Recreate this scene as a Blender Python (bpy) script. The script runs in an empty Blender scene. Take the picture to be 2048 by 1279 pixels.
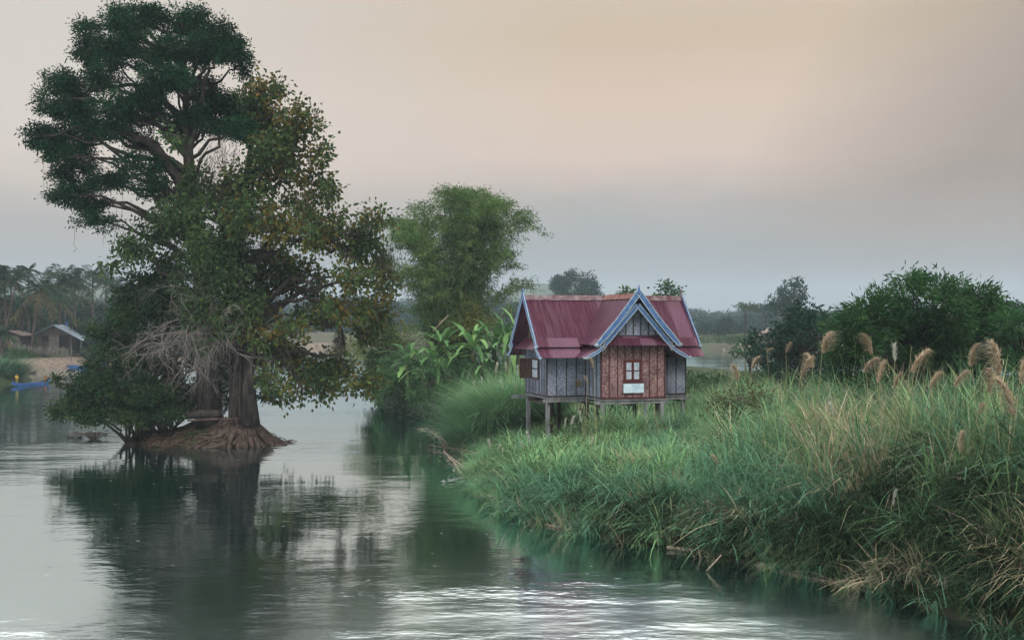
import bpy, math, random
import numpy as np
from mathutils import Vector, Matrix

R = np.random.default_rng(7)
F, CH = 2196.0, 8.0
sc = bpy.context.scene
col = sc.collection


def P(px, py, Y):
    return np.array([(px - 1024) / F * Y, Y, CH - (py - 640) / F * Y])


def X_(px, Y):
    return (px - 1024) / F * Y


def nrm(a):
    return a / (np.linalg.norm(a, axis=-1, keepdims=True) + 1e-9)


# ------------------------------------------------------------------ mesh builder
class MB:
    def __init__(s):
        s.v, s.f, s.c, s.m, s.n = [], [], [], [], 0

    def add(s, v, f, c=None, mi=0):
        v = np.asarray(v, float).reshape(-1, 3)
        f = np.asarray(f, int)
        if c is None:
            c = np.ones((len(v), 3))
        c = np.broadcast_to(np.asarray(c, float), (len(v), 3))
        s.v.append(v); s.f.append(f + s.n); s.c.append(c)
        s.m.append(np.full(len(f), mi)); s.n += len(v)

    def build(s, name, mats, parent=None, smooth=False, local=False):
        if not isinstance(mats, (list, tuple)):
            mats = [mats]
        V = np.concatenate(s.v)
        if parent is not None and not local:
            V = V - np.array(parent.location)
        me = bpy.data.meshes.new(name)
        loops = np.concatenate([f.ravel() for f in s.f]).astype(np.int32)
        tot = np.concatenate([np.full(len(f), f.shape[1]) for f in s.f])
        start = np.concatenate([[0], np.cumsum(tot)[:-1]]).astype(np.int32)
        me.vertices.add(len(V)); me.vertices.foreach_set('co', V.ravel().astype(np.float32))
        me.loops.add(len(loops)); me.loops.foreach_set('vertex_index', loops)
        me.polygons.add(len(tot)); me.polygons.foreach_set('loop_start', start)
        me.polygons.foreach_set('material_index', np.concatenate(s.m).astype(np.int32))
        me.polygons.foreach_set('use_smooth', np.full(len(tot), smooth))
        C = np.concatenate([np.concatenate(s.c), np.ones((len(V), 1))], 1)
        at = me.attributes.new('col', 'FLOAT_COLOR', 'POINT')
        at.data.foreach_set('color', C.ravel().astype(np.float32))
        for m in mats:
            me.materials.append(m)
        me.update(calc_edges=True)
        o = bpy.data.objects.new(name, me)
        col.objects.link(o)
        if parent is not None:
            o.parent = parent
        return o

    def merge(s, o, mi):
        for v, c in zip(o.v, o.c):
            s.v.append(v); s.c.append(c)
        for f, m in zip(o.f, o.m):
            s.f.append(np.asarray(f) + s.n); s.m.append(np.full(len(f), mi))
        s.n += o.n
        return s

    # ---- primitives
    def box(s, lo, hi, c=None, mi=0):
        x0, y0, z0 = lo; x1, y1, z1 = hi
        v = [(x0, y0, z0), (x1, y0, z0), (x1, y1, z0), (x0, y1, z0), (x0, y0, z1), (x1, y0, z1), (x1, y1, z1), (x0, y1, z1)]
        f = [(0, 3, 2, 1), (4, 5, 6, 7), (0, 1, 5, 4), (1, 2, 6, 5), (2, 3, 7, 6), (3, 0, 4, 7)]
        s.add(v, f, c, mi)

    def slab(s, q, t, c=None, mi=0):
        """solid slab under the quad q (four points), t thick along its normal"""
        q = np.asarray(q, float)
        n = nrm(np.cross(q[1] - q[0], q[3] - q[0]))
        v = np.concatenate([q, q - n * t])
        f = [(0, 1, 2, 3), (7, 6, 5, 4), (0, 4, 5, 1), (1, 5, 6, 2), (2, 6, 7, 3), (3, 7, 4, 0)]
        s.add(v, f, c, mi)

    def prism(s, poly, ext, c=None, mi=0):
        """solid from a planar polygon (list of points) moved by ext"""
        poly = np.asarray(poly, float); n = len(poly)
        v = np.concatenate([poly, poly + np.asarray(ext, float)])
        sides = [(i, (i + 1) % n, n + (i + 1) % n, n + i) for i in range(n)]
        s.add(v, sides, c, mi)
        b = s.n - 2 * n
        s.f.append(np.array([[b + i for i in range(n)][::-1]])); s.m.append(np.array([mi]))
        s.f.append(np.array([[b + n + i for i in range(n)]])); s.m.append(np.array([mi]))

    def tube(s, pts, rad, n=6, c=None, mi=0, wob=0.0, rng=None):
        pts = np.asarray(pts, float); k = len(pts)
        rad = np.broadcast_to(np.asarray(rad, float), (k,))
        t = nrm(np.gradient(pts, axis=0))
        ref = np.array([0, 0, 1.0]) if abs(t[0][2]) < 0.9 else np.array([1.0, 0, 0])
        a = nrm(np.cross(t, ref)); b = np.cross(t, a)
        # keep the frame from flipping
        for i in range(1, k):
            if np.dot(a[i], a[i - 1]) < 0:
                a[i] *= -1; b[i] *= -1
        an = np.linspace(0, 2 * np.pi, n, endpoint=False)
        rr = rad[:, None] * np.ones((k, n))
        if wob and rng is not None:
            rr = rr * (1 + wob * rng.normal(size=(k, n)))
        v = pts[:, None, :] + rr[..., None] * (np.cos(an)[None, :, None] * a[:, None, :] + np.sin(an)[None, :, None] * b[:, None, :])
        i = np.arange(k - 1)[:, None]; j = np.arange(n)[None, :]
        f = np.stack([i * n + j, i * n + (j + 1) % n, (i + 1) * n + (j + 1) % n, (i + 1) * n + j], -1).reshape(-1, 4)
        s.add(v.reshape(-1, 3), f, c, mi)
        if n >= 4:
            b0 = s.n - k * n
            s.f.append(np.array([[b0 + q for q in range(n)][::-1]])); s.m.append(np.array([mi]))
            s.f.append(np.array([[b0 + (k - 1) * n + q for q in range(n)]])); s.m.append(np.array([mi]))

    def leaves(s, c0, ax, L, W, colr, rng, fold=0.12, up=0.0):
        n = len(c0)
        ax = nrm(ax)
        r = rng.normal(size=(n, 3)); r[:, 2] += up
        side = nrm(np.cross(ax, r)); nn = np.cross(side, ax)
        L = np.broadcast_to(L, (n,))[:, None]; W = np.broadcast_to(W, (n,))[:, None]
        mid = c0 + ax * L * 0.45 - nn * W * fold
        v = np.stack([c0, mid + side * W * .5, c0 + ax * L, mid - side * W * .5], 1).reshape(-1, 3)
        f = np.arange(4 * n).reshape(n, 4)
        s.add(v, f, np.repeat(colr, 4, 0))

    def blades(s, base, dirv, L, W, bend, droop, colr, segs=4):
        """long curved grass blades"""
        n = len(base)
        t = np.linspace(0, 1, segs + 1)
        dirv = nrm(dirv)
        hor = dirv * np.array([1, 1, 0]); hor = nrm(hor + 1e-6)
        L = L[:, None]
        side = nrm(np.cross(dirv, np.array([0, 0, 1.0])) + 1e-6)
        rows = []
        for i, tt in enumerate(t):
            p = base + dirv * L * tt + hor * (bend[:, None] * L * tt ** 2) - np.array([0, 0, 1.0]) * (droop[:, None] * L * tt ** 2.4)
            w = W * (1 - tt ** 1.6) * .5 + 0.0012
            rows.append((p - side * w[:, None], p + side * w[:, None]))
        v = np.stack([np.stack(r_, 1) for r_ in rows], 1)  # n, segs+1, 2, 3
        v = v.reshape(n, -1, 3)
        k = 2 * (segs + 1)
        fb = np.array([(2 * i, 2 * i + 1, 2 * i + 3, 2 * i + 2) for i in range(segs)])
        f = (np.arange(n)[:, None, None] * k + fb[None]).reshape(-1, 4)
        s.add(v.reshape(-1, 3), f, np.repeat(colr, k, 0))


def tag(o, label=None, cat=None, group=None, kind=None):
    if label: o['label'] = label
    if cat: o['category'] = cat
    if group: o['group'] = group
    if kind: o['kind'] = kind
    return o


def thing(name, loc, label, cat, group=None, rz=0.0):
    o = bpy.data.objects.new(name, None)
    o.location = [float(q) for q in loc]; o.rotation_euler = (0, 0, rz)
    o.empty_display_size = .3
    col.objects.link(o)
    return tag(o, label, cat, group)


def copy_tree(o, parent=None):
    c = o.copy(); col.objects.link(c); c.parent = parent
    for ch in [q for q in bpy.data.objects if q.parent == o]:
        copy_tree(ch, c)
    return c


# ------------------------------------------------------------------ materials
def mat(name):
    m = bpy.data.materials.new(name); m.use_nodes = True
    nt = m.node_tree; nt.nodes.clear()
    out = nt.nodes.new('ShaderNodeOutputMaterial')
    return m, nt, out


def N(nt, t, **kw):
    n = nt.nodes.new(t)
    for k, v in kw.items():
        if k in n.inputs.keys():
            n.inputs[k].default_value = v
        else:
            setattr(n, k, v)
    return n


def lk(nt, a, b):
    nt.links.new(a, b)


def mixc(nt, fac, a, b, mode='MIX'):
    n = nt.nodes.new('ShaderNodeMix'); n.data_type = 'RGBA'; n.blend_type = mode
    for i, v in ((0, fac), (6, a), (7, b)):
        if hasattr(v, 'is_output'):
            nt.links.new(v, n.inputs[i])
        else:
            n.inputs[i].default_value = v if i == 0 else (*v, 1)
    return n.outputs[2]


def math_(nt, op, a, b=0.0, clamp=False):
    n = nt.nodes.new('ShaderNodeMath'); n.operation = op; n.use_clamp = clamp
    for i, v in ((0, a), (1, b)):
        if hasattr(v, 'is_output'):
            nt.links.new(v, n.inputs[i])
        else:
            n.inputs[i].default_value = v
    return n.outputs[0]


def ramp(nt, fac, stops):
    n = nt.nodes.new('ShaderNodeValToRGB')
    e = n.color_ramp.elements
    e[0].position, e[0].color = stops[0][0], (*stops[0][1], 1)
    e[1].position, e[1].color = stops[-1][0], (*stops[-1][1], 1)
    for p, c in stops[1:-1]:
        q = e.new(p); q.color = (*c, 1)
    nt.links.new(fac, n.inputs[0])
    return n.outputs[0]


def noise(nt, scale, detail=4.0, rough=.55, vec=None, sx=(1, 1, 1), kind='Object'):
    tc = nt.nodes.new('ShaderNodeTexCoord')
    mp = nt.nodes.new('ShaderNodeMapping'); mp.inputs['Scale'].default_value = sx
    nt.links.new(vec if vec is not None else tc.outputs[kind], mp.inputs[0])
    n = nt.nodes.new('ShaderNodeTexNoise')
    n.inputs['Scale'].default_value = scale; n.inputs['Detail'].default_value = detail; n.inputs['Roughness'].default_value = rough
    nt.links.new(mp.outputs[0], n.inputs['Vector'])
    return n.outputs[0]


def leaf_mat(name, trans=.3, rough=.5, spec=.3):
    m, nt, out = mat(name)
    a = N(nt, 'ShaderNodeAttribute', attribute_name='col')
    b = N(nt, 'ShaderNodeBsdfPrincipled', Roughness=rough)
    b.inputs['Specular IOR Level'].default_value = spec
    t = N(nt, 'ShaderNodeBsdfTranslucent')
    lk(nt, a.outputs[0], b.inputs['Base Color']); lk(nt, a.outputs[0], t.inputs[0])
    mx = N(nt, 'ShaderNodeMixShader'); mx.inputs[0].default_value = trans
    lk(nt, b.outputs[0], mx.inputs[1]); lk(nt, t.outputs[0], mx.inputs[2]); lk(nt, mx.outputs[0], out.inputs[0])
    return m


def rough_mat(name, c1, c2, scale=6.0, rough=.8, sx=(1, 1, 1), bump=.3, bd=.02, attr=False, contrast=(.35, .65), spec=.1):
    m, nt, out = mat(name)
    n1 = noise(nt, scale, 6, .6, sx=sx)
    c = ramp(nt, n1, [(contrast[0], c1), (contrast[1], c2)])
    if attr:
        a = N(nt, 'ShaderNodeAttribute', attribute_name='col')
        c = mixc(nt, 1.0, c, a.outputs[0], 'MULTIPLY')
    b = N(nt, 'ShaderNodeBsdfPrincipled', Roughness=rough)
    b.inputs['Specular IOR Level'].default_value = spec
    lk(nt, c, b.inputs['Base Color'])
    if bump:
        bp = N(nt, 'ShaderNodeBump', Strength=bump, Distance=bd)
        lk(nt, noise(nt, scale * 2.3, 5, .6, sx=sx), bp.inputs['Height']); lk(nt, bp.outputs[0], b.inputs['Normal'])
    lk(nt, b.outputs[0], out.inputs[0])
    return m


M = {}
M['leaf'] = leaf_mat('leaf', .16, .75, .03)
M['leaf_gloss'] = leaf_mat('leaf_gloss', .14, .65, .05)
M['grass'] = leaf_mat('grass_blade', .25, .7, .04)
M['plume'] = leaf_mat('plume', .35, .9, .02)
M['bark'] = rough_mat('bark', (.012, .010, .009), (.055, .045, .041), 3.0, .9, (1, 1, .25), .8, .06)
M['bark_pale'] = rough_mat('bark_pale', (.075, .068, .064), (.19, .172, .162), 3.0, .9, (1, 1, .3), .5, .03)
M['twig'] = rough_mat('twig', (.05, .042, .038), (.16, .14, .125), 5, .9, bump=0)
M['culm'] = rough_mat('culm', (.05, .07, .03), (.14, .15, .07), 3, .6, bump=0)
M['root'] = rough_mat('root', (.03, .021, .018), (.10, .074, .063), 4, .9, bump=.6, bd=.03)
M['wood_grey'] = rough_mat('wood_grey', (.11, .115, .12), (.24, .25, .26), 3, .85, (1, 1, .2), .4, .01)
M['wood_dark'] = rough_mat('wood_dark', (.025, .02, .02), (.07, .055, .05), 4, .85, (1, 1, .3), .4, .01)
M['wood_brown'] = rough_mat('wood_brown', (.045, .026, .024), (.10, .058, .05), 5, .8, (1, 1, .3), .3, .01)
M['drift'] = rough_mat('drift', (.10, .085, .07), (.36, .29, .22), 2.5, .8, (1, 4, 4), .4, .01)
M['dark_earth'] = rough_mat('dark_earth', (.030, .022, .018), (.12, .078, .062), 1.6, .95, bump=.8, bd=.1)
M['stone'] = rough_mat('stone', (.03, .03, .032), (.10, .095, .09), 3, .8, bump=.6, bd=.05)
M['tin_pale'] = rough_mat('tin_pale', (.13, .17, .21), (.25, .30, .35), 1.2, .5, (1, 1, 1), 0)
M['tin_rust'] = rough_mat('tin_rust', (.13, .09, .08), (.25, .19, .17), 1.2, .7, bump=0)
M['plank'] = rough_mat('plank', (.03, .024, .022), (.095, .074, .062), 2, .85, (3, 3, .3), .3, .02)
M['boat_blue'] = rough_mat('boat_blue', (.018, .052, .16), (.034, .088, .22), 2, .55, bump=0)
M['bamboo_grey'] = rough_mat('bamboo_grey', (.05, .05, .045), (.16, .15, .13), 2, .85, bump=0)
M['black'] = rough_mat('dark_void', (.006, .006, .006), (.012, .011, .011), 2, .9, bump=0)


def flat(name, c, rough=.7):
    return rough_mat(name, tuple(q * .8 for q in c), tuple(min(1, q * 1.15) for q in c), 9, rough, bump=0)


M['skin'] = flat('skin', (.16, .085, .055)); M['hair'] = flat('hair', (.01, .008, .008))
M['yellow_cloth'] = flat('yellow_cloth', (.42, .33, .03)); M['olive_cloth'] = flat('olive_cloth', (.16, .13, .04))
M['red_cloth'] = flat('red_cloth', (.42, .07, .03)); M['white_paint'] = flat('white_paint', (.62, .68, .72))
M['red_metal'] = flat('red_metal', (.35, .04, .03), .4); M['blue_cloth'] = flat('blue_cloth', (.03, .12, .5))

# ------------------------------------------------------------------ land
ISLAND = np.array([(-1.9, 54), (-.85, 48.2), (.5, 44.6), (1.8, 42.1), (3.2, 40.5), (5.7, 38.5), (7.8, 36), (10.1, 33.6), (11.5, 30.7),
                   (12.4, 28.8), (13.1, 27.6), (14.2, 25), (17, 21), (40, 15), (160, 20), (170, 125), (90, 104), (60, 102), (42, 108),
                   (30, 140), (20, 160), (0, 165), (-16, 150), (-14, 118), (-13, 104), (-10.2, 95), (-7, 92), (-3.9, 89), (-2.4, 80), (-3.4, 73), (-3.0, 68), (-1.4, 63), (-1.2, 58)], float)
VILLAGE = np.array([(-400, 90), (-72, 118), (-66, 128), (-62.5, 139), (-65, 148), (-74, 160), (-75, 172), (-72, 188), (-62, 215), (-52, 260), (-42, 315), (-20, 345),
                    (5, 350), (24, 335), (40, 328), (52, 288), (70, 266), (120, 246), (400, 220), (2500, 300), (2500, 2500), (-2500, 2500), (-2500, 90)], float)


def sdist(x, y, poly):
    """distance to the outline, positive inside"""
    p = np.stack([x, y], -1)
    d = np.full(x.shape, 1e9); ins = np.zeros(x.shape, bool)
    n = len(poly)
    for i in range(n):
        a, b = poly[i], poly[(i + 1) % n]
        e = b - a; w = p - a
        t = np.clip((w @ e) / (e @ e), 0, 1)
        q = w - t[..., None] * e
        d = np.minimum(d, np.hypot(q[..., 0], q[..., 1]))
        if a[1] != b[1]:
            cond = (a[1] > y) != (b[1] > y)
            xi = a[0] + (y - a[1]) / (b[1] - a[1]) * e[0]
            ins ^= cond & (x < xi)
    return np.where(ins, d, -d)


def wnoise(x, y, s, seed=0):
    r = np.random.default_rng(seed)
    o = np.zeros(np.shape(x))
    for k in range(6):
        a = r.uniform(0, 2 * np.pi); f = s * r.uniform(.6, 2.2)
        o = o + np.sin((np.cos(a) * x + np.sin(a) * y) * f + r.uniform(0, 6.3)) / 6 ** .5 * 1.0
    return o * .7


def smooth(e0, e1, x):
    t = np.clip((x - e0) / (e1 - e0), 0, 1)
    return t * t * (3 - 2 * t)


def ground_h(x, y):
    x = np.asarray(x, float); y = np.asarray(y, float)
    d = sdist(x, y, ISLAND) + wnoise(x, y, 1.1, 3) * .25
    hm = 1.75 + smooth(7, 17, x) * 1.3 + wnoise(x, y, .25, 4) * .15
    hm = hm - .9 * smooth(56, 76, y) * smooth(7, 14, x)
    h1 = np.where(d > 0, hm * (1 - np.exp(-np.maximum(d, 0) / 2.0)), np.maximum(-2.0, .7 * d))
    d2 = sdist(x, y, VILLAGE) + wnoise(x, y, .5, 5) * .5
    hv = 2.0 + 1.8 * smooth(6, 22, d2) + smooth(60, 400, d2) * 4 + wnoise(x, y, .08, 6) * .25
    h2 = np.where(d2 > 0, hv * (1 - np.exp(-np.maximum(d2, 0) / 1.3)), np.maximum(-2.0, .6 * d2))
    return np.maximum(h1, h2)


def gz(x, y):
    return float(ground_h(np.array([x]), np.array([y]))[0])


ang = np.radians(np.linspace(-52, 52, 420))
dst = np.exp(np.linspace(math.log(9), math.log(2400), 460))
A, D = np.meshgrid(ang, dst)
gx, gy = D * np.sin(A), D * np.cos(A)
gzv = ground_h(gx, gy)
# colour of the soil by place
di, dv = sdist(gx, gy, ISLAND), sdist(gx, gy, VILLAGE)
gc = np.zeros(gx.shape + (3,)) + np.array((.04, .045, .03))
gc[di > 0] = (.035, .05, .022)
vm = dv > -1
tan = np.array((.18, .145, .118)); field = np.array((.07, .07, .045)); green = np.array((.05, .075, .035))
tv = smooth(2.6, 4.5, dv)[..., None]
tan = np.where((gx < -48)[..., None], tan, np.array((.075, .07, .05)))
gc = np.where(vm[..., None], tan * (1 - tv) + field * tv, gc)
gg = (smooth(-.1, .7, wnoise(gx, gy, .07, 9)) * (gx > -20))[..., None]
gc = np.where(vm[..., None], gc * (1 - gg) + green * gg, gc)
gc = np.where((vm & (gy < 156))[..., None], np.array((.035, .055, .025)), gc)
mb = MB()
nr, nc = gx.shape
i, j = np.arange(nr - 1)[:, None], np.arange(nc - 1)[None, :]
f = np.stack([i * nc + j, i * nc + j + 1, (i + 1) * nc + j + 1, (i + 1) * nc + j], -1).reshape(-1, 4)
mb.add(np.stack([gx, gy, gzv], -1).reshape(-1, 3), f[:, ::-1], gc.reshape(-1, 3))
M['ground'] = rough_mat('ground', (.6, .6, .6), (1.25, 1.2, 1.15), 1.3, .95, bump=.6, bd=.08, attr=True)
o = mb.build('ground', M['ground'], smooth=True); tag(o, kind='structure')

# hills far off
mb = MB()
hx = np.linspace(-1500, 1500, 260); hy = np.linspace(900, 1700, 40)
HX, HY = np.meshgrid(hx, hy)
rr = np.exp(-((HY - 1300) / 230) ** 2)
prof = 8 + 46 * np.exp(-((HX + 520) / 150) ** 2) + 44 * np.exp(-((HX - 30) / 110) ** 2) + 6 * np.exp(-((HX - 500) / 260) ** 2)
HZ = rr * (prof + 5 * wnoise(HX, HY, .02, 12) + 2.5 * wnoise(HX, HY, .08, 13)) - 1
nr, nc = HX.shape
i, j = np.arange(nr - 1)[:, None], np.arange(nc - 1)[None, :]
f = np.stack([i * nc + j, i * nc + j + 1, (i + 1) * nc + j + 1, (i + 1) * nc + j], -1).reshape(-1, 4)
mb.add(np.stack([HX, HY, HZ], -1).reshape(-1, 3), f)
M['hill'] = rough_mat('hill', (.03, .05, .03), (.07, .09, .05), .05, .95, bump=1, bd=4)
tag(mb.build('hills', M['hill'], smooth=True), kind='structure')

# water
mb = MB(); mb.add([(-2400, -80, 0), (2400, -80, 0), (2400, 2300, 0), (-2400, 2300, 0)], [(0, 1, 2, 3)])
m, nt, out = mat('river_water')
w1 = noise(nt, .75, 4, .55, sx=(.55, 1.0, 1)); w2 = noise(nt, 3.2, 3, .5, sx=(.5, 1.0, 1)); w3 = noise(nt, .09, 3, .5, sx=(.6, 1.6, 1))
calm = ramp(nt, w3, [(.38, (.25,) * 3), (.62, (1,) * 3)])
h = math_(nt, 'ADD', math_(nt, 'MULTIPLY', w1, .75), math_(nt, 'MULTIPLY', w2, .17))
tcw = nt.nodes.new('ShaderNodeTexCoord'); spw = N(nt, 'ShaderNodeSeparateXYZ'); lk(nt, tcw.outputs['Object'], spw.inputs[0])
ruf = N(nt, 'ShaderNodeMapRange'); ruf.inputs[1].default_value = 40; ruf.inputs[2].default_value = 26; ruf.inputs[3].default_value = .8; ruf.inputs[4].default_value = 1.6; lk(nt, math_(nt, 'ADD', spw.outputs[1], math_(nt, 'MULTIPLY', spw.outputs[0], -.25)), ruf.inputs[0])
h = math_(nt, 'MULTIPLY', math_(nt, 'MULTIPLY', h, calm), ruf.outputs[0])
bp = N(nt, 'ShaderNodeBump', Strength=1.0, Distance=.06); lk(nt, h, bp.inputs['Height'])
fr = N(nt, 'ShaderNodeFresnel', IOR=2.6); lk(nt, bp.outputs[0], fr.inputs['Normal'])
df = N(nt, 'ShaderNodeBsdfDiffuse'); df.inputs[0].default_value = (.0004, .0105, .0105, 1)
gl = N(nt, 'ShaderNodeBsdfGlossy', Roughness=.055); gl.inputs[0].default_value = (.87, .98, 1, 1)
lk(nt, bp.outputs[0], gl.inputs['Normal'])
rgh = N(nt, 'ShaderNodeMapRange'); rgh.inputs[1].default_value = .8; rgh.inputs[2].default_value = 1.6; rgh.inputs[3].default_value = .055; rgh.inputs[4].default_value = .17; lk(nt, ruf.outputs[0], rgh.inputs[0]); lk(nt, rgh.outputs[0], gl.inputs['Roughness'])
mx = N(nt, 'ShaderNodeMixShader'); lk(nt, math_(nt, 'MAXIMUM', math_(nt, 'MULTIPLY', fr.outputs[0], 1.3), .76, True), mx.inputs[0]); lk(nt, df.outputs[0], mx.inputs[1]); lk(nt, gl.outputs[0], mx.inputs[2])
lk(nt, mx.outputs[0], out.inputs[0])
tag(mb.build('river_water', m), kind='structure')

# ------------------------------------------------------------------ foliage tools
DARK = [(.0036, .018, .009), (.0055, .026, .012), (.007, .034, .015), (.004, .020, .008), (.010, .042, .019), (.017, .060, .027), (.014, .050, .020)]
GOLD = [(.055, .095, .034), (.062, .095, .030), (.042, .080, .036), (.048, .088, .038), (.085, .085, .024), (.040, .060, .018), (.11, .070, .015), (.028, .050, .018), (.036, .060, .024), (.13, .085, .018)]
OLIVE = [(.030, .050, .020), (.034, .065, .026), (.055, .085, .028), (.026, .054, .022)]
SHRUB = [(.012, .036, .018), (.018, .047, .020), (.030, .055, .020), (.010, .030, .016), (.045, .06, .02)]
BAMB = [(.065, .125, .038), (.090, .150, .046), (.045, .095, .032), (.115, .165, .056)]
LIME = [(.10, .17, .04), (.13, .19, .05), (.075, .14, .035)]
WILLOW = [(.020, .062, .022), (.030, .080, .026), (.016, .048, .020), (.046, .10, .032)]
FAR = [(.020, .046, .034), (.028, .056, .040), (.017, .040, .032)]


def ball(rng, n):
    return nrm(rng.normal(size=(n, 3)))


def foliage(mb, rng, clumps, L, W, pal, dens=60, kd=5.0, sub=(.35, .7), droop=.3, out=.5, tw=None, tr=.02, flat_=.65, upn=.6, tw_keep=1.0, vary=.25):
    """leaf clusters spread through ellipsoid clumps; tw gathers the twigs"""
    pal = np.array(pal); kd = kd * 1.45; dens = dens * 1.6
    for c, r in clumps:
        c = np.array(c); r = np.array(r)
        K = max(3, int(kd * (r[0] * r[1] * r[2]) ** (2 / 3)))
        d = ball(rng, K)
        rad = .30 + .72 * rng.random(K) ** .6
        S = c + d * r * rad[:, None]
        for k in range(K):
            sr = rng.uniform(*sub)
            n = max(6, int(dens * sr * sr * rng.uniform(.6, 1.4)))
            off = rng.normal(size=(n, 3)) * sr * .5; off[:, 2] *= flat_
            ax = off / sr * .8 + d[k] * out + rng.normal(size=(n, 3)) * .5; ax[:, 2] -= droop
            base = pal[rng.integers(len(pal))] * rng.uniform(1 - vary, 1 + vary)
            own = pal[rng.integers(len(pal), size=n)]
            cc = (base * .6 + own * .4) * rng.uniform(.75, 1.3, size=(n, 1))
            mb.leaves(S[k] + off, ax, L * rng.uniform(.7, 1.25, n), W * rng.uniform(.75, 1.2, n), cc, rng, up=upn)
            if tw is not None and rng.random() < tw_keep:
                mid = (c + S[k]) / 2 + rng.normal(size=3) * .12 * np.linalg.norm(S[k] - c)
                tw.tube([c + rng.normal(size=3) * .1, mid, S[k]], [tr * 1.6, tr, tr * .5], 3)


def limb(tb, rng, a, b, r0, r1, sag=.1, n=7, k=6, wig=.05):
    a = np.array(a, float); b = np.array(b, float)
    t = np.linspace(0, 1, n)[:, None]
    L = np.linalg.norm(b - a)
    p = a + (b - a) * t + np.array([0, 0, 1]) * np.sin(np.pi * t) * sag * L
    p[1:-1] += rng.normal(size=(n - 2, 3)) * wig * L * .3
    tb.tube(p, np.linspace(r0, r1, n), k)


def px_clumps(lst, Y, dspread, rng, rdep=1.0, sx=1.0, ox=0, oy=0):
    """(px, py, rx, ry[, dY]) -> real ellipsoids round the depth Y"""
    out = []
    for q in lst:
        dy = q[4] if len(q) > 4 else rng.uniform(-dspread, dspread)
        y = Y + dy
        s = y / F
        c = P(ox + q[0] * sx, oy + q[1] * sx, y)
        rx, rz = q[2] * sx * s, q[3] * sx * s
        out.append((c, np.array([rx, max(rx, rz) * .9 * rdep, rz])))
    return out


def mound_grid(cx, cy, rx, ry, hfun, n=60, k=90, ext=1.25):
    a = np.linspace(0, 2 * np.pi, k, endpoint=False); r = np.linspace(0, ext, n)
    Rr, Aa = np.meshgrid(r, a, indexing='ij')
    x = cx + Rr * rx * np.cos(Aa); y = cy + Rr * ry * np.sin(Aa)
    z = hfun(Rr, x, y)
    i = np.arange(n - 1)[:, None]; j = np.arange(k)[None, :]
    f = np.stack([i * k + j, (i + 1) * k + j, (i + 1) * k + (j + 1) % k, i * k + (j + 1) % k], -1).reshape(-1, 4)
    return np.stack([x, y, z], -1).reshape(-1, 3), f


# ------------------------------------------------------------------ the tree islet
IY = 71.5
ICX = -19.8


def islet_z(r, x, y):
    rn = r * (1 + .10 * wnoise(x, y, .9, 21) + .05 * wnoise(x, y, 2.5, 22))
    top = .75 + .55 * smooth(-21, -16.5, x)
    return top * (1 - smooth(.55, 1.02, rn)) - .5 * smooth(.95, 1.25, rn) + .10 * wnoise(x, y, 2.2, 23) * (rn < 1) + .04 * wnoise(x, y, 6, 24)


mb = MB()
v, f = mound_grid(ICX, IY, 5.1, 2.9, islet_z)
mb.add(v, f)
nt = M['dark_earth'].node_tree; bs = [n for n in nt.nodes if n.type == 'BSDF_PRINCIPLED'][0]
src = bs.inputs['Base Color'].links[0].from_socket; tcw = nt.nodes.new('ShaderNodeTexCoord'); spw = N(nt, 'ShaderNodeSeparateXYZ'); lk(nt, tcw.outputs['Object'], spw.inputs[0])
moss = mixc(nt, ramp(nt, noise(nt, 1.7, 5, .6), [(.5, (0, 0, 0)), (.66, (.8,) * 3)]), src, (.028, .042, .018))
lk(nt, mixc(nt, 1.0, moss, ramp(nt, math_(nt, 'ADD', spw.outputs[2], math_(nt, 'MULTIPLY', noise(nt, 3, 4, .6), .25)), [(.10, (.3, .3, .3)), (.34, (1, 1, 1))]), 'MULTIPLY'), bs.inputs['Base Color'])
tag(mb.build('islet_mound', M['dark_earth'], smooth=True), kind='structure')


def iz(x, y):
    r = math.hypot((x - ICX) / 5.1, (y - IY) / 2.9)
    return float(islet_z(np.array(r), np.array(x), np.array(y)))


# --- tall dark tree (behind, left trunk)
rg = np.random.default_rng(11)
Z3 = 700 / 1865
base = P(420, 855, 72.5); base[2] = iz(base[0], base[1]) - .1
tall = thing('tall_tree', base, 'tallest tree, dense dark green crown rising over the river islet', 'tree')
tb = MB()
path = [P(418, 862, 72.5), P(418, 790, 72.5), P(410, 700, 72.4), P(404, 600, 72.3), P(398, 520, 72.2), P(392, 430, 72), P(378, 330, 72), P(372, 240, 72), P(372, 160, 72), P(365, 90, 72)]
path = np.array(path)
tb.tube(path, [1.05, .75, .64, .54, .46, .40, .34, .27, .18, .08], 12, wob=.04, rng=rg)
for k in range(9):
    a = rg.uniform(0, 6.28); l = rg.uniform(1.0, 2.0)
    p0 = path[0] + np.array([math.cos(a) * .7, math.sin(a) * .5, .55]); p2 = p0 + np.array([math.cos(a) * l, math.sin(a) * l * .6, 0]); p2[2] = iz(p2[0], p2[1]) - .05
    tb.tube([p0, (p0 + p2) / 2 + np.array([0, 0, -.1]), p2], [.32, .2, .08], 6)
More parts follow.
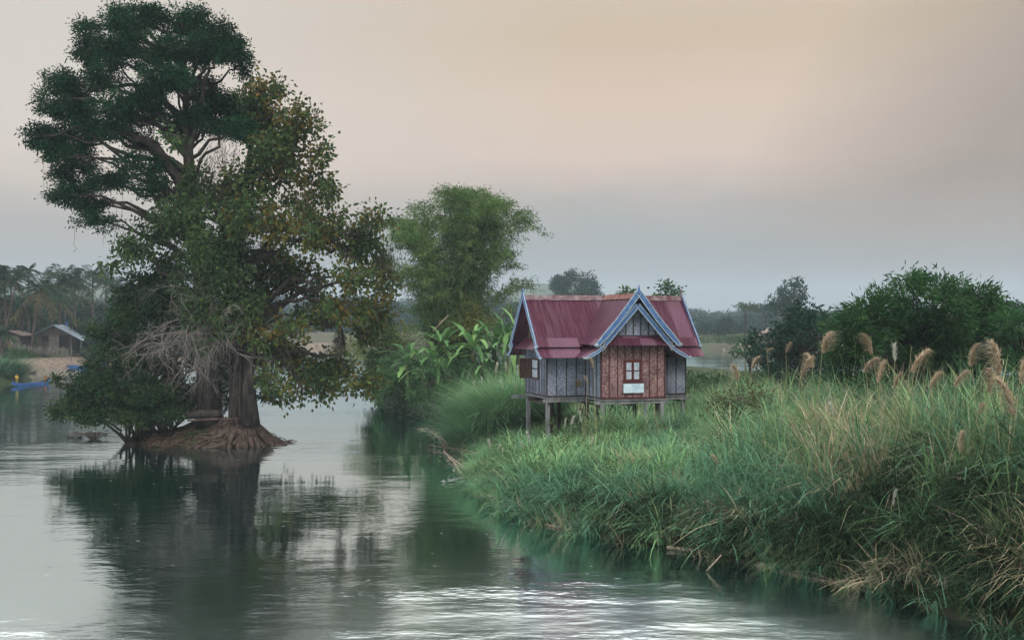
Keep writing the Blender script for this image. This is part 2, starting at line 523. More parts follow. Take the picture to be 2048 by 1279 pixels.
dk = [(720, 90, 150, 62), (620, 120, 70, 60), (840, 95, 60, 50), (700, 165, 90, 45), (470, 150, 62, 48), (500, 250, 85, 65), (470, 310, 75, 50), (950, 90, 48, 75), (1070, 70, 62, 42), (1010, 150, 70, 60), (1150, 200, 125, 75), (1240, 270, 100, 75), (1285, 370, 50, 60), (1090, 290, 90, 60), (950, 260, 110, 75), (680, 250, 95, 70), (600, 260, 60, 50), (780, 300, 90, 60),
      (320, 430, 90, 50), (280, 540, 80, 70), (430, 480, 120, 90), (560, 380, 90, 70), (400, 610, 115, 70), (180, 715, 68, 48), (270, 735, 90, 60), (370, 770, 110, 75), (300, 830, 80, 55), (740, 520, 140, 65), (800, 620, 100, 55), (900, 420, 140, 80), (640, 690, 95, 60), (480, 690, 90, 60), (670, 880, 70, 55), (590, 590, 95, 75), (430, 870, 80, 60), (330, 900, 60, 50),
      (320, 1030, 52, 36), (425, 990, 90, 62), (500, 1085, 85, 50), (480, 1175, 75, 36), (570, 970, 90, 50), (560, 1190, 38, 42), (400, 1060, 60, 40), (840, 900, 55, 80), (790, 990, 70, 60), (870, 1030, 60, 50),
      (1080, 480, 120, 70), (1230, 570, 130, 60), (1390, 625, 110, 50), (1150, 640, 140, 75), (1020, 600, 100, 70), (960, 700, 70, 60), (1260, 690, 120, 60), (760, 760, 70, 50)]
cl = px_clumps(dk, 72, 3.2, rg, 1.0, Z3)
lv = MB(); tw = MB()
foliage(lv, rg, cl, .21, .095, DARK, dens=270, kd=14, sub=(.35, .75), droop=.35, out=.5, tw=tw, tr=.022, tw_keep=.5)
for c, r in cl:
    zc = c[2]
    # where the limb leaves the trunk: lower than the clump
    q = np.clip((c[2] - 3.5 - path[0][2]) / (path[-1][2] - path[0][2]), .42, .93) * (len(path) - 1)
    k0 = int(q); st = path[k0] + (path[min(k0 + 1, len(path) - 1)] - path[k0]) * (q - k0)
    L = np.linalg.norm(c - st)
    limb(tb, rg, st, c, min(.2, .04 + L * .018), .05, .10, 8, 6, .09)
# the big bare limb that arches to the left
limb(tb, rg, path[5], P(310, 290, 71), .42, .26, .03, 7, 8, .05); limb(tb, rg, P(310, 290, 71), P(215, 262, 70), .26, .12, .05, 6, 7, .06)
limb(tb, rg, path[6], P(420, 140, 71), .2, .1, .05)
tb.build('trunk', M['bark'], tall, smooth=True)
# hanging vines below the crown
for (px, py, ln) in [(85, 300, 90), (92, 340, 60), (232, 395, 95), (245, 380, 110), (262, 400, 90), (310, 330, 130), (322, 345, 110), (335, 350, 120), (150, 460, 45), (285, 300, 80), (500, 80, 50), (210, 430, 60)]:
    Y = 71 + rg.uniform(-2, 2); p = P(px, py, Y); n = 7
    t = np.linspace(0, 1, n)[:, None]
    pts = p + np.array([0, 0, -1]) * t * ln * Y / F + np.concatenate([rg.normal(size=(n, 2)) * .1, np.zeros((n, 1))], 1) * t
    tw.tube(pts, .014, 3)
lv.merge(tw, 1).build('crown', [M['leaf_gloss'], M['twig']], tall)

# --- golden broad-leaved tree in front, right trunk with the fan of roots
rg = np.random.default_rng(12)
base = P(478, 850, 70.6); base[2] = iz(base[0], base[1])
gold = thing('gnarled_tree', base, 'gnarled tree with large golden green leaves and a fan of roots on the islet', 'tree')
tb = MB()
gp = np.array([P(482, 872, 70.6), P(480, 845, 70.6), P(478, 800, 70.6), P(478, 740, 70.6), P(480, 680, 70.6), P(474, 620, 70.6), P(470, 540, 70.6), P(480, 460, 70.6), P(490, 380, 70.6), P(500, 300, 70.8), P(510, 240, 71)])
tb.tube(gp, [.98, .76, .66, .62, .57, .58, .44, .34, .25, .16, .07], 14, wob=.05, rng=rg)
# second stem hugging the trunk, then bending out to the right
s2 = np.array([P(508, 850, 69.9), P(503, 800, 69.8), P(500, 745, 69.7), P(508, 690, 69.6), P(520, 645, 69.6), P(538, 615, 69.6), P(565, 604, 69.6)])
tb.tube(s2, [.42, .33, .30, .28, .26, .22, .14], 8, wob=.05, rng=rg)
tb.tube([P(505, 790, 69.6), P(496, 700, 69.7), P(500, 640, 69.9), P(490, 560, 70)], [.16, .14, .13, .1], 6, wob=.08, rng=rg)
# aerial roots grown down the trunk
for k in range(9):
    x0 = rg.uniform(452, 505)
    tb.tube([P(x0 + rg.uniform(-8, 8), rg.uniform(600, 720), 69.75), P(x0 + rg.uniform(-4, 4), 770, 69.65), P(x0 + rg.uniform(-3, 6), 850, 69.4)], [.05, .07, .11], 5, wob=.1, rng=rg)
# root fan
rt_ = MB()
for k in range(46):
    a = rg.uniform(-3.1, .45); l = rg.uniform(1.6, 4.2)
    p0 = gp[1] + np.array([math.cos(a) * .8, math.sin(a) * .6, rg.uniform(-.1, .35)])
    n = 7; t = np.linspace(0, 1, n)
    pts = []
    ca = a
    cur = p0.copy()
    for q in range(n):
        if q:
            ca += rg.normal() * .3
            cur = cur + np.array([math.cos(ca), math.sin(ca) * .7, 0]) * l / (n - 1)
        rr_ = math.hypot((cur[0] - ICX) / 5.1, (cur[1] - IY) / 2.9)
        zz = iz(cur[0], cur[1]) + .05 if rr_ < 1.2 else -.2
        pts.append([cur[0], cur[1], max(p0[2] * (1 - t[q] * 2.2), zz)])
    rt_.tube(pts, np.linspace(rg.uniform(.14, .26), .05, n), 6, wob=.12, rng=rg)
rt_.build('root_fan', M['root'], gold, smooth=True)
Z4 = 750 / 1845
g1 = [(1390, 490, 95, 50), (1480, 470, 60, 30), (1560, 600, 110, 60), (1500, 730, 150, 80), (1640, 690, 90, 60), (1700, 830, 65, 95), (1690, 620, 40, 40), (1500, 880, 150, 100), (1690, 980, 85, 80), (1600, 1080, 130, 70), (1330, 980, 140, 100), (1050, 980, 95, 90), (1000, 1120, 130, 80), (1190, 1080, 120, 90), (1760, 1040, 40, 60), (930, 720, 45, 60, -4), (1420, 780, 110, 80), (1380, 620, 100, 60)]
g2 = [(500, 100, 100, 70), (430, 240, 100, 55), (320, 310, 60, 30), (650, 120, 110, 90), (850, 200, 130, 90), (1000, 90, 170, 100), (1230, 150, 160, 100), (1420, 170, 130, 100), (1560, 240, 100, 80), (1640, 110, 60, 40), (1560, 60, 60, 40), (1640, 340, 75, 70), (1500, 380, 130, 80), (1250, 380, 140, 90), (1100, 330, 110, 90), (1300, 540, 110, 65), (1450, 540, 130, 65), (1600, 520, 90, 55), (1680, 440, 50, 60), (1660, 590, 60, 30), (1560, 640, 70, 45),
      (1150, 740, 110, 60), (1250, 830, 110, 70), (1380, 830, 110, 65), (1480, 900, 100, 45), (1300, 940, 110, 35), (1100, 880, 80, 60), (1590, 880, 60, 40), (1130, 960, 60, 25), (780, 330, 90, 80), (950, 300, 100, 80), (1000, 440, 100, 70), (620, 300, 90, 70), (1200, 640, 90, 50), (740, 230, 90, 70), (880, 420, 70, 60), (760, 400, 70, 60, -1.5), (900, 330, 80, 70, -2), (1010, 520, 60, 60, -1.5), (660, 420, 70, 60, -1), (820, 260, 80, 60, -2), (930, 500, 60, 40, -1.6), (720, 500, 60, 60, -1.6), (800, 560, 70, 50, -1.8), (880, 600, 50, 60, -1.8), (690, 600, 50, 60, -1.5), (960, 620, 40, 60, -1.6), (760, 700, 40, 50, -1.6), (1040, 650, 40, 70, -1.5)]
c1 = px_clumps(g1, 70.5, 2.8, rg, 1.0, Z3); c2 = px_clumps(g2, 70, 3.0, rg, 1.0, Z4, 100, 400)
lv = MB(); tw = MB()
MIXED = OLIVE + GOLD[:3] + [(.018, .045, .020), (.026, .055, .022)]
foliage(lv, rg, [c for c in c1 + c2 if c[0][0] < X_(500, 70)], .31, .18, MIXED, dens=66, kd=15, sub=(.25, .6), droop=.6, out=.2, tw=tw, tr=.02, flat_=1.35, vary=.35, tw_keep=.6)
foliage(lv, rg, [c for c in c1 + c2 if c[0][0] >= X_(500, 70)], .34, .21, GOLD, dens=58, kd=15, sub=(.25, .6), droop=.6, out=.2, tw=tw, tr=.02, flat_=1.35, vary=.35, tw_keep=.6)
foliage(lv, rg, [c for c in c1 + c2 if rg.random() < (.7 if c[0][0] < X_(560, 70) else .28)], .30, .17, OLIVE, dens=60, kd=9, sub=(.3, .7), droop=.5, out=.25, flat_=1.2)
for c, r in c1 + c2:
    q = np.clip((c[2] - 1.0 - gp[0][2]) / (gp[-1][2] - gp[0][2]), .30, .95) * (len(gp) - 1)
    k0 = int(q); st = gp[k0] + (gp[min(k0 + 1, len(gp) - 1)] - gp[k0]) * (q - k0)
    if rg.random() < .62:
        L = np.linalg.norm(c - st)
        limb(tb, rg, st, c, min(.24, .05 + L * .02), .035, .14, 9, 6, .12)
# dark arching limbs with drooping ends on the right
limb(tb, rg, s2[-1], P(690, 640, 69), .16, .05, .18, 10, 6, .10)
limb(tb, rg, s2[-2], P(605, 780, 69), .14, .06, .10, 10, 6, .10)
limb(tb, rg, P(560, 700, 69.4), P(600, 800, 69), .10, .04, .05, 8, 5, .15)
limb(tb, rg, gp[6], P(780, 560, 68.5), .26, .06, .20, 12, 6, .08)
limb(tb, rg, P(660, 590, 69), P(690, 690, 68.8), .14, .09, .02, 9, 5, .14)
limb(tb, rg, gp[5], P(720, 640, 69.5), .18, .05, .20, 11, 6, .09)
tb.build('trunk', M['bark'], gold, smooth=True)
lv.merge(tw, 1).build('crown', [M['leaf'], M['twig']], gold)
# shaggy lumps of moss and old vines hanging on the limbs
vb = MB()
for (px, py, rx, ry, Y) in [(440, 310, 48, 40, 69.5), (430, 365, 45, 60, 69.3), (465, 400, 40, 60, 69.2), (430, 610, 60, 35, 69), (680, 680, 12, 30, 68.6), (655, 620, 18, 22, 68.8), (715, 460, 28, 24, 69), (770, 520, 25, 35, 68.8), (545, 620, 20, 40, 69.3), (600, 450, 40, 28, 69.5), (660, 640, 22, 14, 68.8), (480, 470, 60, 40, 69.2)]:
    c = P(px, py, Y); s_ = Y / F; n = 420
    o_ = ball(rg, n) * np.array([rx * s_, rx * s_ * .8, ry * s_]) * (rg.random((n, 1)) ** .4)
    ax = np.stack([rg.normal(size=n) * .5, rg.normal(size=n) * .5, -1 + rg.normal(size=n) * .5], 1)
    g0 = np.array([(.050, .040, .032), (.030, .028, .020), (.045, .055, .030), (.07, .06, .05)])[rg.integers(4, size=n)] * rg.uniform(.7, 1.3, (n, 1))
    vb.leaves(c + o_, ax, rg.uniform(.25, .6, n), .035, g0, rg)
vb.build('hanging_vines', M['leaf'], gold)

# --- dark shrub on the left of the islet
rg = np.random.default_rng(13)
base = P(300, 865, 71.5); base[2] = iz(base[0], base[1])
sh = thing('leafy_shrub', base, 'dense dark shrub sloping down to the water on the left of the islet', 'shrub')
s1 = [(450, 430, 110, 90), (400, 530, 110, 90), (330, 660, 110, 90), (280, 800, 115, 85), (230, 920, 125, 65), (370, 900, 110, 85), (130, 1050, 100, 34, -2), (50, 1040, 55, 30, -2), (30, 900, 25, 22, -2), (90, 1010, 60, 40, -2), (450, 750, 110, 110), (480, 930, 110, 80), (560, 520, 90, 140), (560, 380, 90, 90), (600, 800, 60, 120, 2), (620, 640, 60, 120, 1.5), (250, 1000, 120, 40, -1), (420, 1000, 100, 40, 0), (350, 560, 60, 60), (520, 640, 80, 110), (700, 700, 60, 130, 3), (800, 850, 60, 100, 3), (640, 950, 70, 60, 2), (180, 850, 60, 60, 0), (1060, 900, 60, 60, 2.5), (1050, 960, 50, 30, 2), (330, 1010, 120, 50, -1), (460, 1040, 110, 40, 0), (570, 1010, 90, 50, 0.5), (300, 950, 120, 70, 1), (520, 880, 120, 90, 2), (650, 1000, 60, 50, 2), (720, 950, 80, 90, 3), (830, 980, 60, 60, 3), (900, 900, 50, 110, 3), (780, 600, 80, 110, 3), (860, 720, 60, 110, 3.2), (180, 1000, 90, 50, -1.5), (300, 1060, 90, 40, -1.8), (420, 1070, 90, 40, -1.8), (540, 1060, 80, 36, -1.6), (640, 1050, 60, 30, -1.4), (220, 1060, 80, 34, -1.8), (700, 500, 90, 100, 2.5)]
cl = px_clumps(s1, 71, 1.6, rg, .8, Z4, 100, 400)
lv = MB(); tw = MB()
foliage(lv, rg, cl, .26, .13, SHRUB, dens=150, kd=15, sub=(.3, .65), droop=.3, out=.4, tw=tw, tr=.018, tw_keep=.4)
tb = MB()
for c, r in cl:
    st = base + np.array([rg.uniform(-1.5, 1.5), rg.uniform(-.5, .5), 0]); st[2] = max(iz(st[0], st[1]), 0)
    limb(tb, rg, st, c, .10, .03, .12, 7, 5, .1)
tb.build('stem', M['bark'], sh); lv.merge(tw, 1).build('foliage', [M['leaf'], M['twig']], sh)

# --- bare grey twigs that hang before the trunks from a dead limb of the gnarled tree
rg = np.random.default_rng(14)
tb = MB()
limb_pts = np.array([P(474, 625, 70.2), P(455, 612, 69.4), P(430, 622, 69.0), P(395, 650, 68.8), P(360, 690, 68.7)])
tb.tube(limb_pts, [.12, .10, .08, .06, .03], 6, wob=.08, rng=rg)


def wander(tb, p, d, L, r, depth):
    n = 6
    pts = [p]; dd = d.copy(); rad = [r]
    for k in range(n):
        dd = nrm(dd + rg.normal(size=3) * .28 + np.array([0, 0, -.13]))
        pts.append(pts[-1] + dd * L / n); rad.append(r * (1 - .6 * (k + 1) / n))
    tb.tube(pts, rad, 4)
    if depth:
        for k in range(rg.integers(3, 5)):
            q = rg.integers(1, n + 1)
            d2 = nrm(nrm(pts[q] - pts[q - 1]) + rg.normal(size=3) * np.array([.7, .5, .6]))
            wander(tb, pts[q], d2, L * rg.uniform(.45, .75), rad[q] * .75, depth - 1)


for k in range(46):
    q = rg.uniform(.4, 3.9); i0 = int(q); p = limb_pts[i0] + (limb_pts[i0 + 1] - limb_pts[i0]) * (q - i0)
    wander(tb, p, np.array([rg.uniform(-1.0, .5), rg.uniform(-.5, .3), rg.uniform(-.9, .35)]), rg.uniform(2.0, 4.6), .042, 3)
tb.build('dead_branch', M['bark_pale'], gold)

# --- small things on the islet
rg = np.random.default_rng(15)
mb = MB(); mb.tube([P(372, 832, 69.6), P(400, 828, 69.4), P(442, 826, 69.4)], [.22, .27, .2], 10, wob=.06, rng=rg)
tag(mb.build('fallen_log', M['bark'], smooth=True), 'thick grey log lying across the islet before the trunks', 'log')
mb = MB(); mb.tube([P(375, 841, 69), P(425, 838, 69), P(476, 837, 69.2)], [.06, .07, .05], 7, wob=.05, rng=rg)
tag(mb.build('fallen_pole', M['root'], smooth=True), 'thin pale pole lying below the thick log on the islet', 'pole')
mb = MB()
c = P(150, 874, 75.2); c[2] = .05
u_ = ball(rg, 1)
th_, ph_ = np.meshgrid(np.linspace(0, np.pi, 10), np.linspace(0, 2 * np.pi, 16, endpoint=False), indexing='ij')
rr_ = 1 + .18 * np.sin(3 * ph_ + 2 * th_) + .1 * np.cos(5 * th_)
v = np.stack([np.sin(th_) * np.cos(ph_) * .5 * rr_, np.sin(th_) * np.sin(ph_) * .35 * rr_, np.cos(th_) * .28 * rr_], -1) + c
i = np.arange(9)[:, None]; j = np.arange(16)[None, :]
mb.add(v.reshape(-1, 3), np.stack([i * 16 + j, (i + 1) * 16 + j, (i + 1) * 16 + (j + 1) % 16, i * 16 + (j + 1) % 16], -1).reshape(-1, 4))
tag(mb.build('river_rock', M['stone'], smooth=True), 'dark rock in the water beside the islet under the dark shrub', 'rock')
mb = MB()
c0 = P(185, 880, 74); c0[2] = .05
for k in range(16):
    a = rg.uniform(0, 6.28); l = rg.uniform(.5, 1.8)
    mb.tube([c0 + rg.normal(size=3) * .2, c0 + np.array([math.cos(a) * l * .5, math.sin(a) * .4, rg.uniform(.1, .5)]), c0 + np.array([math.cos(a) * l * 1.3, math.sin(a) * .6, rg.uniform(0, .5)])], [.06, .045, .02], 5)
tag(mb.build('driftwood_branch', M['twig']), 'snagged dark branch in the shallows left of the islet', 'driftwood')
# grass tufts on the islet
for px, py, w_, hgt, lb, Y in [(518, 838, .55, .7, 'green grass clump on the right edge of the islet behind the roots', 70.5), (395, 858, 1.1, .5, 'low dark grass clump on the islet in front of the log', 69.4)]:
    c = P(px, py, Y); mb = MB(); n = 500
    b_ = np.stack([c[0] + rg.normal(size=n) * w_ * .4, c[1] + rg.normal(size=n) * w_ * .3, np.zeros(n)], 1)
    b_[:, 2] = [iz(a, b) - .03 for a, b in b_[:, :2]]
    dv_ = np.stack([rg.normal(size=n) * .5, rg.normal(size=n) * .5, np.ones(n)], 1)
    cc = np.array([(.05, .10, .035), (.035, .08, .03), (.07, .11, .04)])[rg.integers(3, size=n)]
    mb.blades(b_, dv_, rg.uniform(.5, 1, n) * hgt, np.full(n, .025), rg.uniform(.1, .5, n), rg.uniform(.1, .4, n), cc)
    tag(mb.build('grass_clump', M['grass']), lb, 'grass clump', 'grass clumps on the tree islet')

lv = MB(); n = 2600
a_ = rg.uniform(0, 6.28, n); r_ = np.sqrt(rg.random(n)) * .98
lx, ly = ICX + np.cos(a_) * r_ * 5.1, IY + np.sin(a_) * r_ * 2.9
lz = islet_z(r_, lx, ly) + .03
ok = lz > .02
cc = np.array([(.09, .06, .035), (.06, .045, .03), (.12, .085, .05), (.05, .06, .03), (.035, .03, .025)])[rg.integers(5, size=n)] * rg.uniform(.6, 1.2, (n, 1))
lv.leaves(np.stack([lx, ly, lz], 1)[ok], np.concatenate([rg.normal(size=(n, 2)), np.full((n, 1), .15)], 1)[ok], .2, .1, cc[ok], rg)
for k in range(240):
    q = rg.uniform(0, 6.28); rr_ = rg.uniform(.7, 1.04); x, y = ICX + math.cos(q) * rr_ * 5.1, IY + math.sin(q) * rr_ * 2.9
    a = rg.uniform(0, 6.28); l = rg.uniform(.2, .9); z = max(iz(x, y), 0) + .03
    lv.tube([(x, y, z), (x + math.cos(a) * l * .5, y + math.sin(a) * l * .4, z + rg.uniform(.02, .15)), (x + math.cos(a) * l, y + math.sin(a) * l * .8, z + rg.uniform(-.12, .08))], [.03, .025, .012], 4, c=(.06, .045, .035))
tag(lv.build('leaf_litter', M['leaf']), kind='stuff')

# ------------------------------------------------------------------ the stilt house
PHI = math.radians(16.5)
FZ = 3.92
H0 = np.array([1.822, 58.0, 0.0])
WD, LN = 3.75, 8.06
U1, U2, PR = 2.22, 5.81, 2.2
RZ = 9.28


def house_w(u, v):
    return H0[0] + u * math.cos(PHI) - v * math.sin(PHI), H0[1] + u * math.sin(PHI) + v * math.cos(PHI)


house = thing('stilt_house', (H0[0], H0[1], 0), 'small stilt house with maroon tin roof and blue edged gables on the green bank', 'house', rz=PHI)


def weave_mat(name, c1, c2, c3, sc_=1.0):
    m, nt, out = mat(name)
    tc = nt.nodes.new('ShaderNodeTexCoord')
    sp = N(nt, 'ShaderNodeSeparateXYZ'); lk(nt, tc.outputs['Object'], sp.inputs[0])
    hx_ = math_(nt, 'ADD', sp.outputs[0], sp.outputs[1])
    # herringbone: zig-zag rows of slanting strips
    zz = math_(nt, 'PINGPONG', hx_, .16)
    ph = math_(nt, 'ADD', math_(nt, 'MULTIPLY', zz, 1.0), sp.outputs[2])
    st = math_(nt, 'FRACT', math_(nt, 'MULTIPLY', ph, 9.0))
    n1 = noise(nt, 9, 4, .6); n2 = noise(nt, 1.1, 4, .6)
    k = math_(nt, 'ADD', math_(nt, 'MULTIPLY', st, .35), math_(nt, 'MULTIPLY', n1, .75))
    c = ramp(nt, k, [(.30, c1), (.52, c2), (.72, c3)])
    st2 = ramp(nt, n2, [(.30, (.55, .55, .58)), (.65, (1.12, 1.1, 1.1))])
    c = mixc(nt, 1.0, c, st2, 'MULTIPLY')
    b = N(nt, 'ShaderNodeBsdfPrincipled', Roughness=.75); b.inputs['Specular IOR Level'].default_value = .25
    bp = N(nt, 'ShaderNodeBump', Strength=.4, Distance=.01); lk(nt, st, bp.inputs['Height']); lk(nt, bp.outputs[0], b.inputs['Normal'])
    lk(nt, c, b.inputs['Base Color']); lk(nt, b.outputs[0], out.inputs[0])
    return m


M['weave_blue'] = weave_mat('weave_blue', (.055, .07, .115), (.14, .17, .24), (.38, .42, .49))
M['weave_red'] = weave_mat('weave_red', (.085, .022, .024), (.145, .050, .052), (.42, .34, .35))
M['batten'] = rough_mat('batten', (.03, .028, .032), (.07, .062, .066), 4, .85, bump=0)
M['batten_red'] = rough_mat('batten_red', (.055, .018, .018), (.10, .035, .034), 4, .85, bump=0)
M['blue_paint'] = rough_mat('blue_paint', (.042, .095, .235), (.085, .16, .32), 3, .6, bump=0)
M['trim_pale'] = rough_mat('trim_pale', (.17, .23, .30), (.32, .39, .45), 6, .7, bump=0)
M['pane'] = rough_mat('pane', (.22, .28, .36), (.46, .52, .58), 7, .35, bump=0, spec=.5)
M['sign_board'] = rough_mat('sign_board', (.42, .56, .64), (.62, .74, .80), 5, .6, bump=0)
M['sign_ink'] = rough_mat('sign_ink', (.08, .28, .50), (.12, .36, .58), 9, .7, bump=0)
M['thatch'] = rough_mat('straw', (.20, .14, .07), (.42, .32, .18), 8, .9, bump=0)


def roof_mat(name, axis):
    m, nt, out = mat(name)
    tc = nt.nodes.new('ShaderNodeTexCoord')
    sp = N(nt, 'ShaderNodeSeparateXYZ'); lk(nt, tc.outputs['Object'], sp.inputs[0])
    a = sp.outputs[axis]
    sheet = math_(nt, 'FLOOR', math_(nt, 'MULTIPLY', a, 1.18))
    row = math_(nt, 'GREATER_THAN', sp.outputs[2], 7.05)
    wn = N(nt, 'ShaderNodeTexWhiteNoise', noise_dimensions='2D')
    cb = N(nt, 'ShaderNodeCombineXYZ'); lk(nt, sheet, cb.inputs[0]); lk(nt, row, cb.inputs[1]); lk(nt, cb.outputs[0], wn.inputs[0])
    sx = (6, .5, .35) if axis == 0 else (.5, 6, .35)
    n1 = noise(nt, 1.0, 5, .6, sx=sx); n2 = noise(nt, .7, 5, .65)
    base = ramp(nt, wn.outputs[0], [(0, (.052, .008, .024)), (.45, (.072, .014, .038)), (.72, (.060, .010, .028)), (.74, (.125, .056, .095)), (1.0, (.165, .082, .125))])
    base = mixc(nt, ramp(nt, n1, [(.45, (0, 0, 0)), (.75, (.55,) * 3)]), base, (.19, .105, .14))
    base = mixc(nt, ramp(nt, n2, [(.5, (0, 0, 0)), (.78, (.7,) * 3)]), base, (.105, .042, .035))
    cor = math_(nt, 'SINE', math_(nt, 'MULTIPLY', a, 2 * math.pi / .11))
    line = ramp(nt, cor, [(0, (.72,) * 3), (1, (1.1,) * 3)])
    base = mixc(nt, .8, base, mixc(nt, 1.0, base, line, 'MULTIPLY'))
    b = N(nt, 'ShaderNodeBsdfPrincipled', Roughness=.55); b.inputs['Specular IOR Level'].default_value = .12
    bp = N(nt, 'ShaderNodeBump', Strength=.6, Distance=.02); lk(nt, cor, bp.inputs['Height']); lk(nt, bp.outputs[0], b.inputs['Normal'])
    lk(nt, base, b.inputs['Base Color']); lk(nt, b.outputs[0], out.inputs[0])
    return m


M['roof_x'] = roof_mat('roof_main', 0); M['roof_y'] = roof_mat('roof_wing', 1)


def hb(mb, name, mats, parent=house, smooth=False):
    return mb.build(name, mats, parent, smooth, local=True)


def wall(name, a, b, z0, z1, mats, step, bw=.05, th=.06, rails=(0, 1)):
    """woven panel wall from a to b with battens in its own mesh"""
    a = np.array(a); b = np.array(b); L = np.linalg.norm(b - a); e = (b - a) / L
    n = np.array([e[1], -e[0]])  # outward
    mb = MB()
    q = lambda s, o, z: (*(a + e * s + n * o), z)
    def bx(s0, s1, o0, o1, za, zb, mi):
        v = [q(s0, o0, za), q(s1, o0, za), q(s1, o1, za), q(s0, o1, za), q(s0, o0, zb), q(s1, o0, zb), q(s1, o1, zb), q(s0, o1, zb)]
        mb.add(v, [(0, 3, 2, 1), (4, 5, 6, 7), (0, 1, 5, 4), (1, 2, 6, 5), (2, 3, 7, 6), (3, 0, 4, 7)], None, mi)
    bx(0, L, -th, 0, z0, z1, 0)
    k = max(1, round(L / step))
    for i in range(k + 1):
        s = min(max(L * i / k + (R.normal() * .02 if 0 < i < k else 0), bw / 2 + .004), L - bw / 2 - .004)
        bx(s - bw / 2, s + bw / 2, .0, .03, z0 + .003, z1 - .003, 1)
    bx(.004, L - .004, .002, .045, z0 + .002, z0 + .085, 1)
    return hb(mb, name, mats)


WB = [M['weave_blue'], M['batten']]; WR = [M['weave_red'], M['batten_red']]
wall('wall', (0, 0), (U1, 0), FZ, 6.5, WB, .52)
wall('wall', (U1, 0), (U1, -PR), FZ, 6.7, WB, .50, .04)
wall('wall', (U1, -PR), (U2, -PR), FZ, 7.15, WR, .45, .055)
wall('wall', (U2, -PR), (U2, 0), FZ, 6.7, WB, .6)
wall('wall', (U2, 0), (LN, 0), FZ, 6.5, WB, .55)
wall('wall', (LN, 0), (LN, WD), FZ, 6.5, WB, .6)
wall('wall', (LN, WD), (0, WD), FZ, 6.5, WB, .6)
wall('wall', (0, WD), (0, 0), FZ, 6.9, WB, .27, .045)
# gable infill: left, right and wing
UM = (U1 + U2) / 2
mb = MB()
mb.prism([(-.02, .25, 6.9), (-.02, WD - .25, 6.9), (-.02, WD / 2, 8.95)], (.06, 0, 0)); hb(mb, 'gable_wall', M['plank'])
mb = MB(); mb.prism([(LN - .04, .25, 6.5), (LN - .04, WD - .25, 6.5), (LN - .04, WD / 2, 8.95)], (.06, 0, 0)); hb(mb, 'gable_wall', M['plank'])
mb = MB(); mb.prism([(UM - 1.55, -PR, 7.15), (UM + 1.55, -PR, 7.15), (UM, -PR, 8.98)], (0, .06, 0))
for k in range(-3, 4):
    s = UM + k * .42; zt = 8.98 - abs(k * .42) / 1.55 * 1.83 - .06
    if zt > 7.25: mb.box((s - .03, -PR - .03, 7.153), (s + .03, -PR, zt), None, 1)
mb.box((UM - 1.52, -PR - .05, 7.155), (UM + 1.52, -PR - .031, 7.22), None, 1)
hb(mb, 'gable_wall', WB)
# floor, beams, posts
mb = MB(); mb.box((.0, .0, FZ - .10), (LN, WD, FZ - .002)); mb.box((U1, -PR, FZ - .10), (U2, -.003, FZ - .002)); hb(mb, 'floor_deck', M['wood_grey'])


def beam(p0, p1, w=.09, h=.17, z=FZ - .10, m_='wood_grey'):
    mb = MB(); p0 = np.array(p0); p1 = np.array(p1); e = nrm(p1 - p0); n = np.array([-e[1], e[0]]) * w / 2
    v = [(*(p0 - n), z - h), (*(p1 - n), z - h), (*(p1 + n), z - h), (*(p0 + n), z - h), (*(p0 - n), z), (*(p1 - n), z), (*(p1 + n), z), (*(p0 + n), z)]
    mb.add(v, [(0, 3, 2, 1), (4, 5, 6, 7), (0, 1, 5, 4), (1, 2, 6, 5), (2, 3, 7, 6), (3, 0, 4, 7)]); return hb(mb, 'beam', M[m_])


beam((-.15, .10), (LN + .2, .10), z=FZ - .104); beam((-.9, WD - .2), (LN + .2, WD - .2), z=FZ - .104)
beam((U1 - .25, -PR + .12), (U2 + .25, -PR + .12), z=FZ - .104); beam((-.3, WD / 2), (LN, WD / 2), z=FZ - .104, m_='wood_dark')
for uu in (.12, U1 + .1, UM, U2 - .1, LN - .12):
    beam((uu, -PR + .18 if U1 <= uu <= U2 else -.1), (uu, WD + .1), z=FZ - .275, h=.13, m_='wood_dark')
for (uu, vv, r_, mm) in [(.10, .12, .095, 'wood_grey'), (.10, WD - .2, .095, 'wood_grey'), (.9, WD / 2, .085, 'wood_dark'), (1.9, WD - .2, .09, 'wood_dark'), (U1 + .1, .12, .085, 'wood_dark'), (U1 + .14, -PR + .14, .10, 'wood_grey'), (U1 + .45, -.6, .085, 'wood_dark'), (UM - .4, 1.0, .085, 'wood_dark'), (UM + .75, -PR + .18, .085, 'wood_grey'), (U2 - .12, -PR + .16, .09, 'wood_grey'),
                         (UM + .3, WD - .2, .085, 'wood_dark'), (U2, WD / 2, .085, 'wood_dark'), (LN - .14, .12, .09, 'wood_grey'), (LN - .14, WD - .2, .09, 'wood_dark')]:
    x, y = house_w(uu, vv); zb = gz(x, y) - .3
    mb = MB(); mb.box((uu - r_, vv - r_, zb), (uu + r_, vv + r_, FZ - .278)); hb(mb, 'post', M[mm])

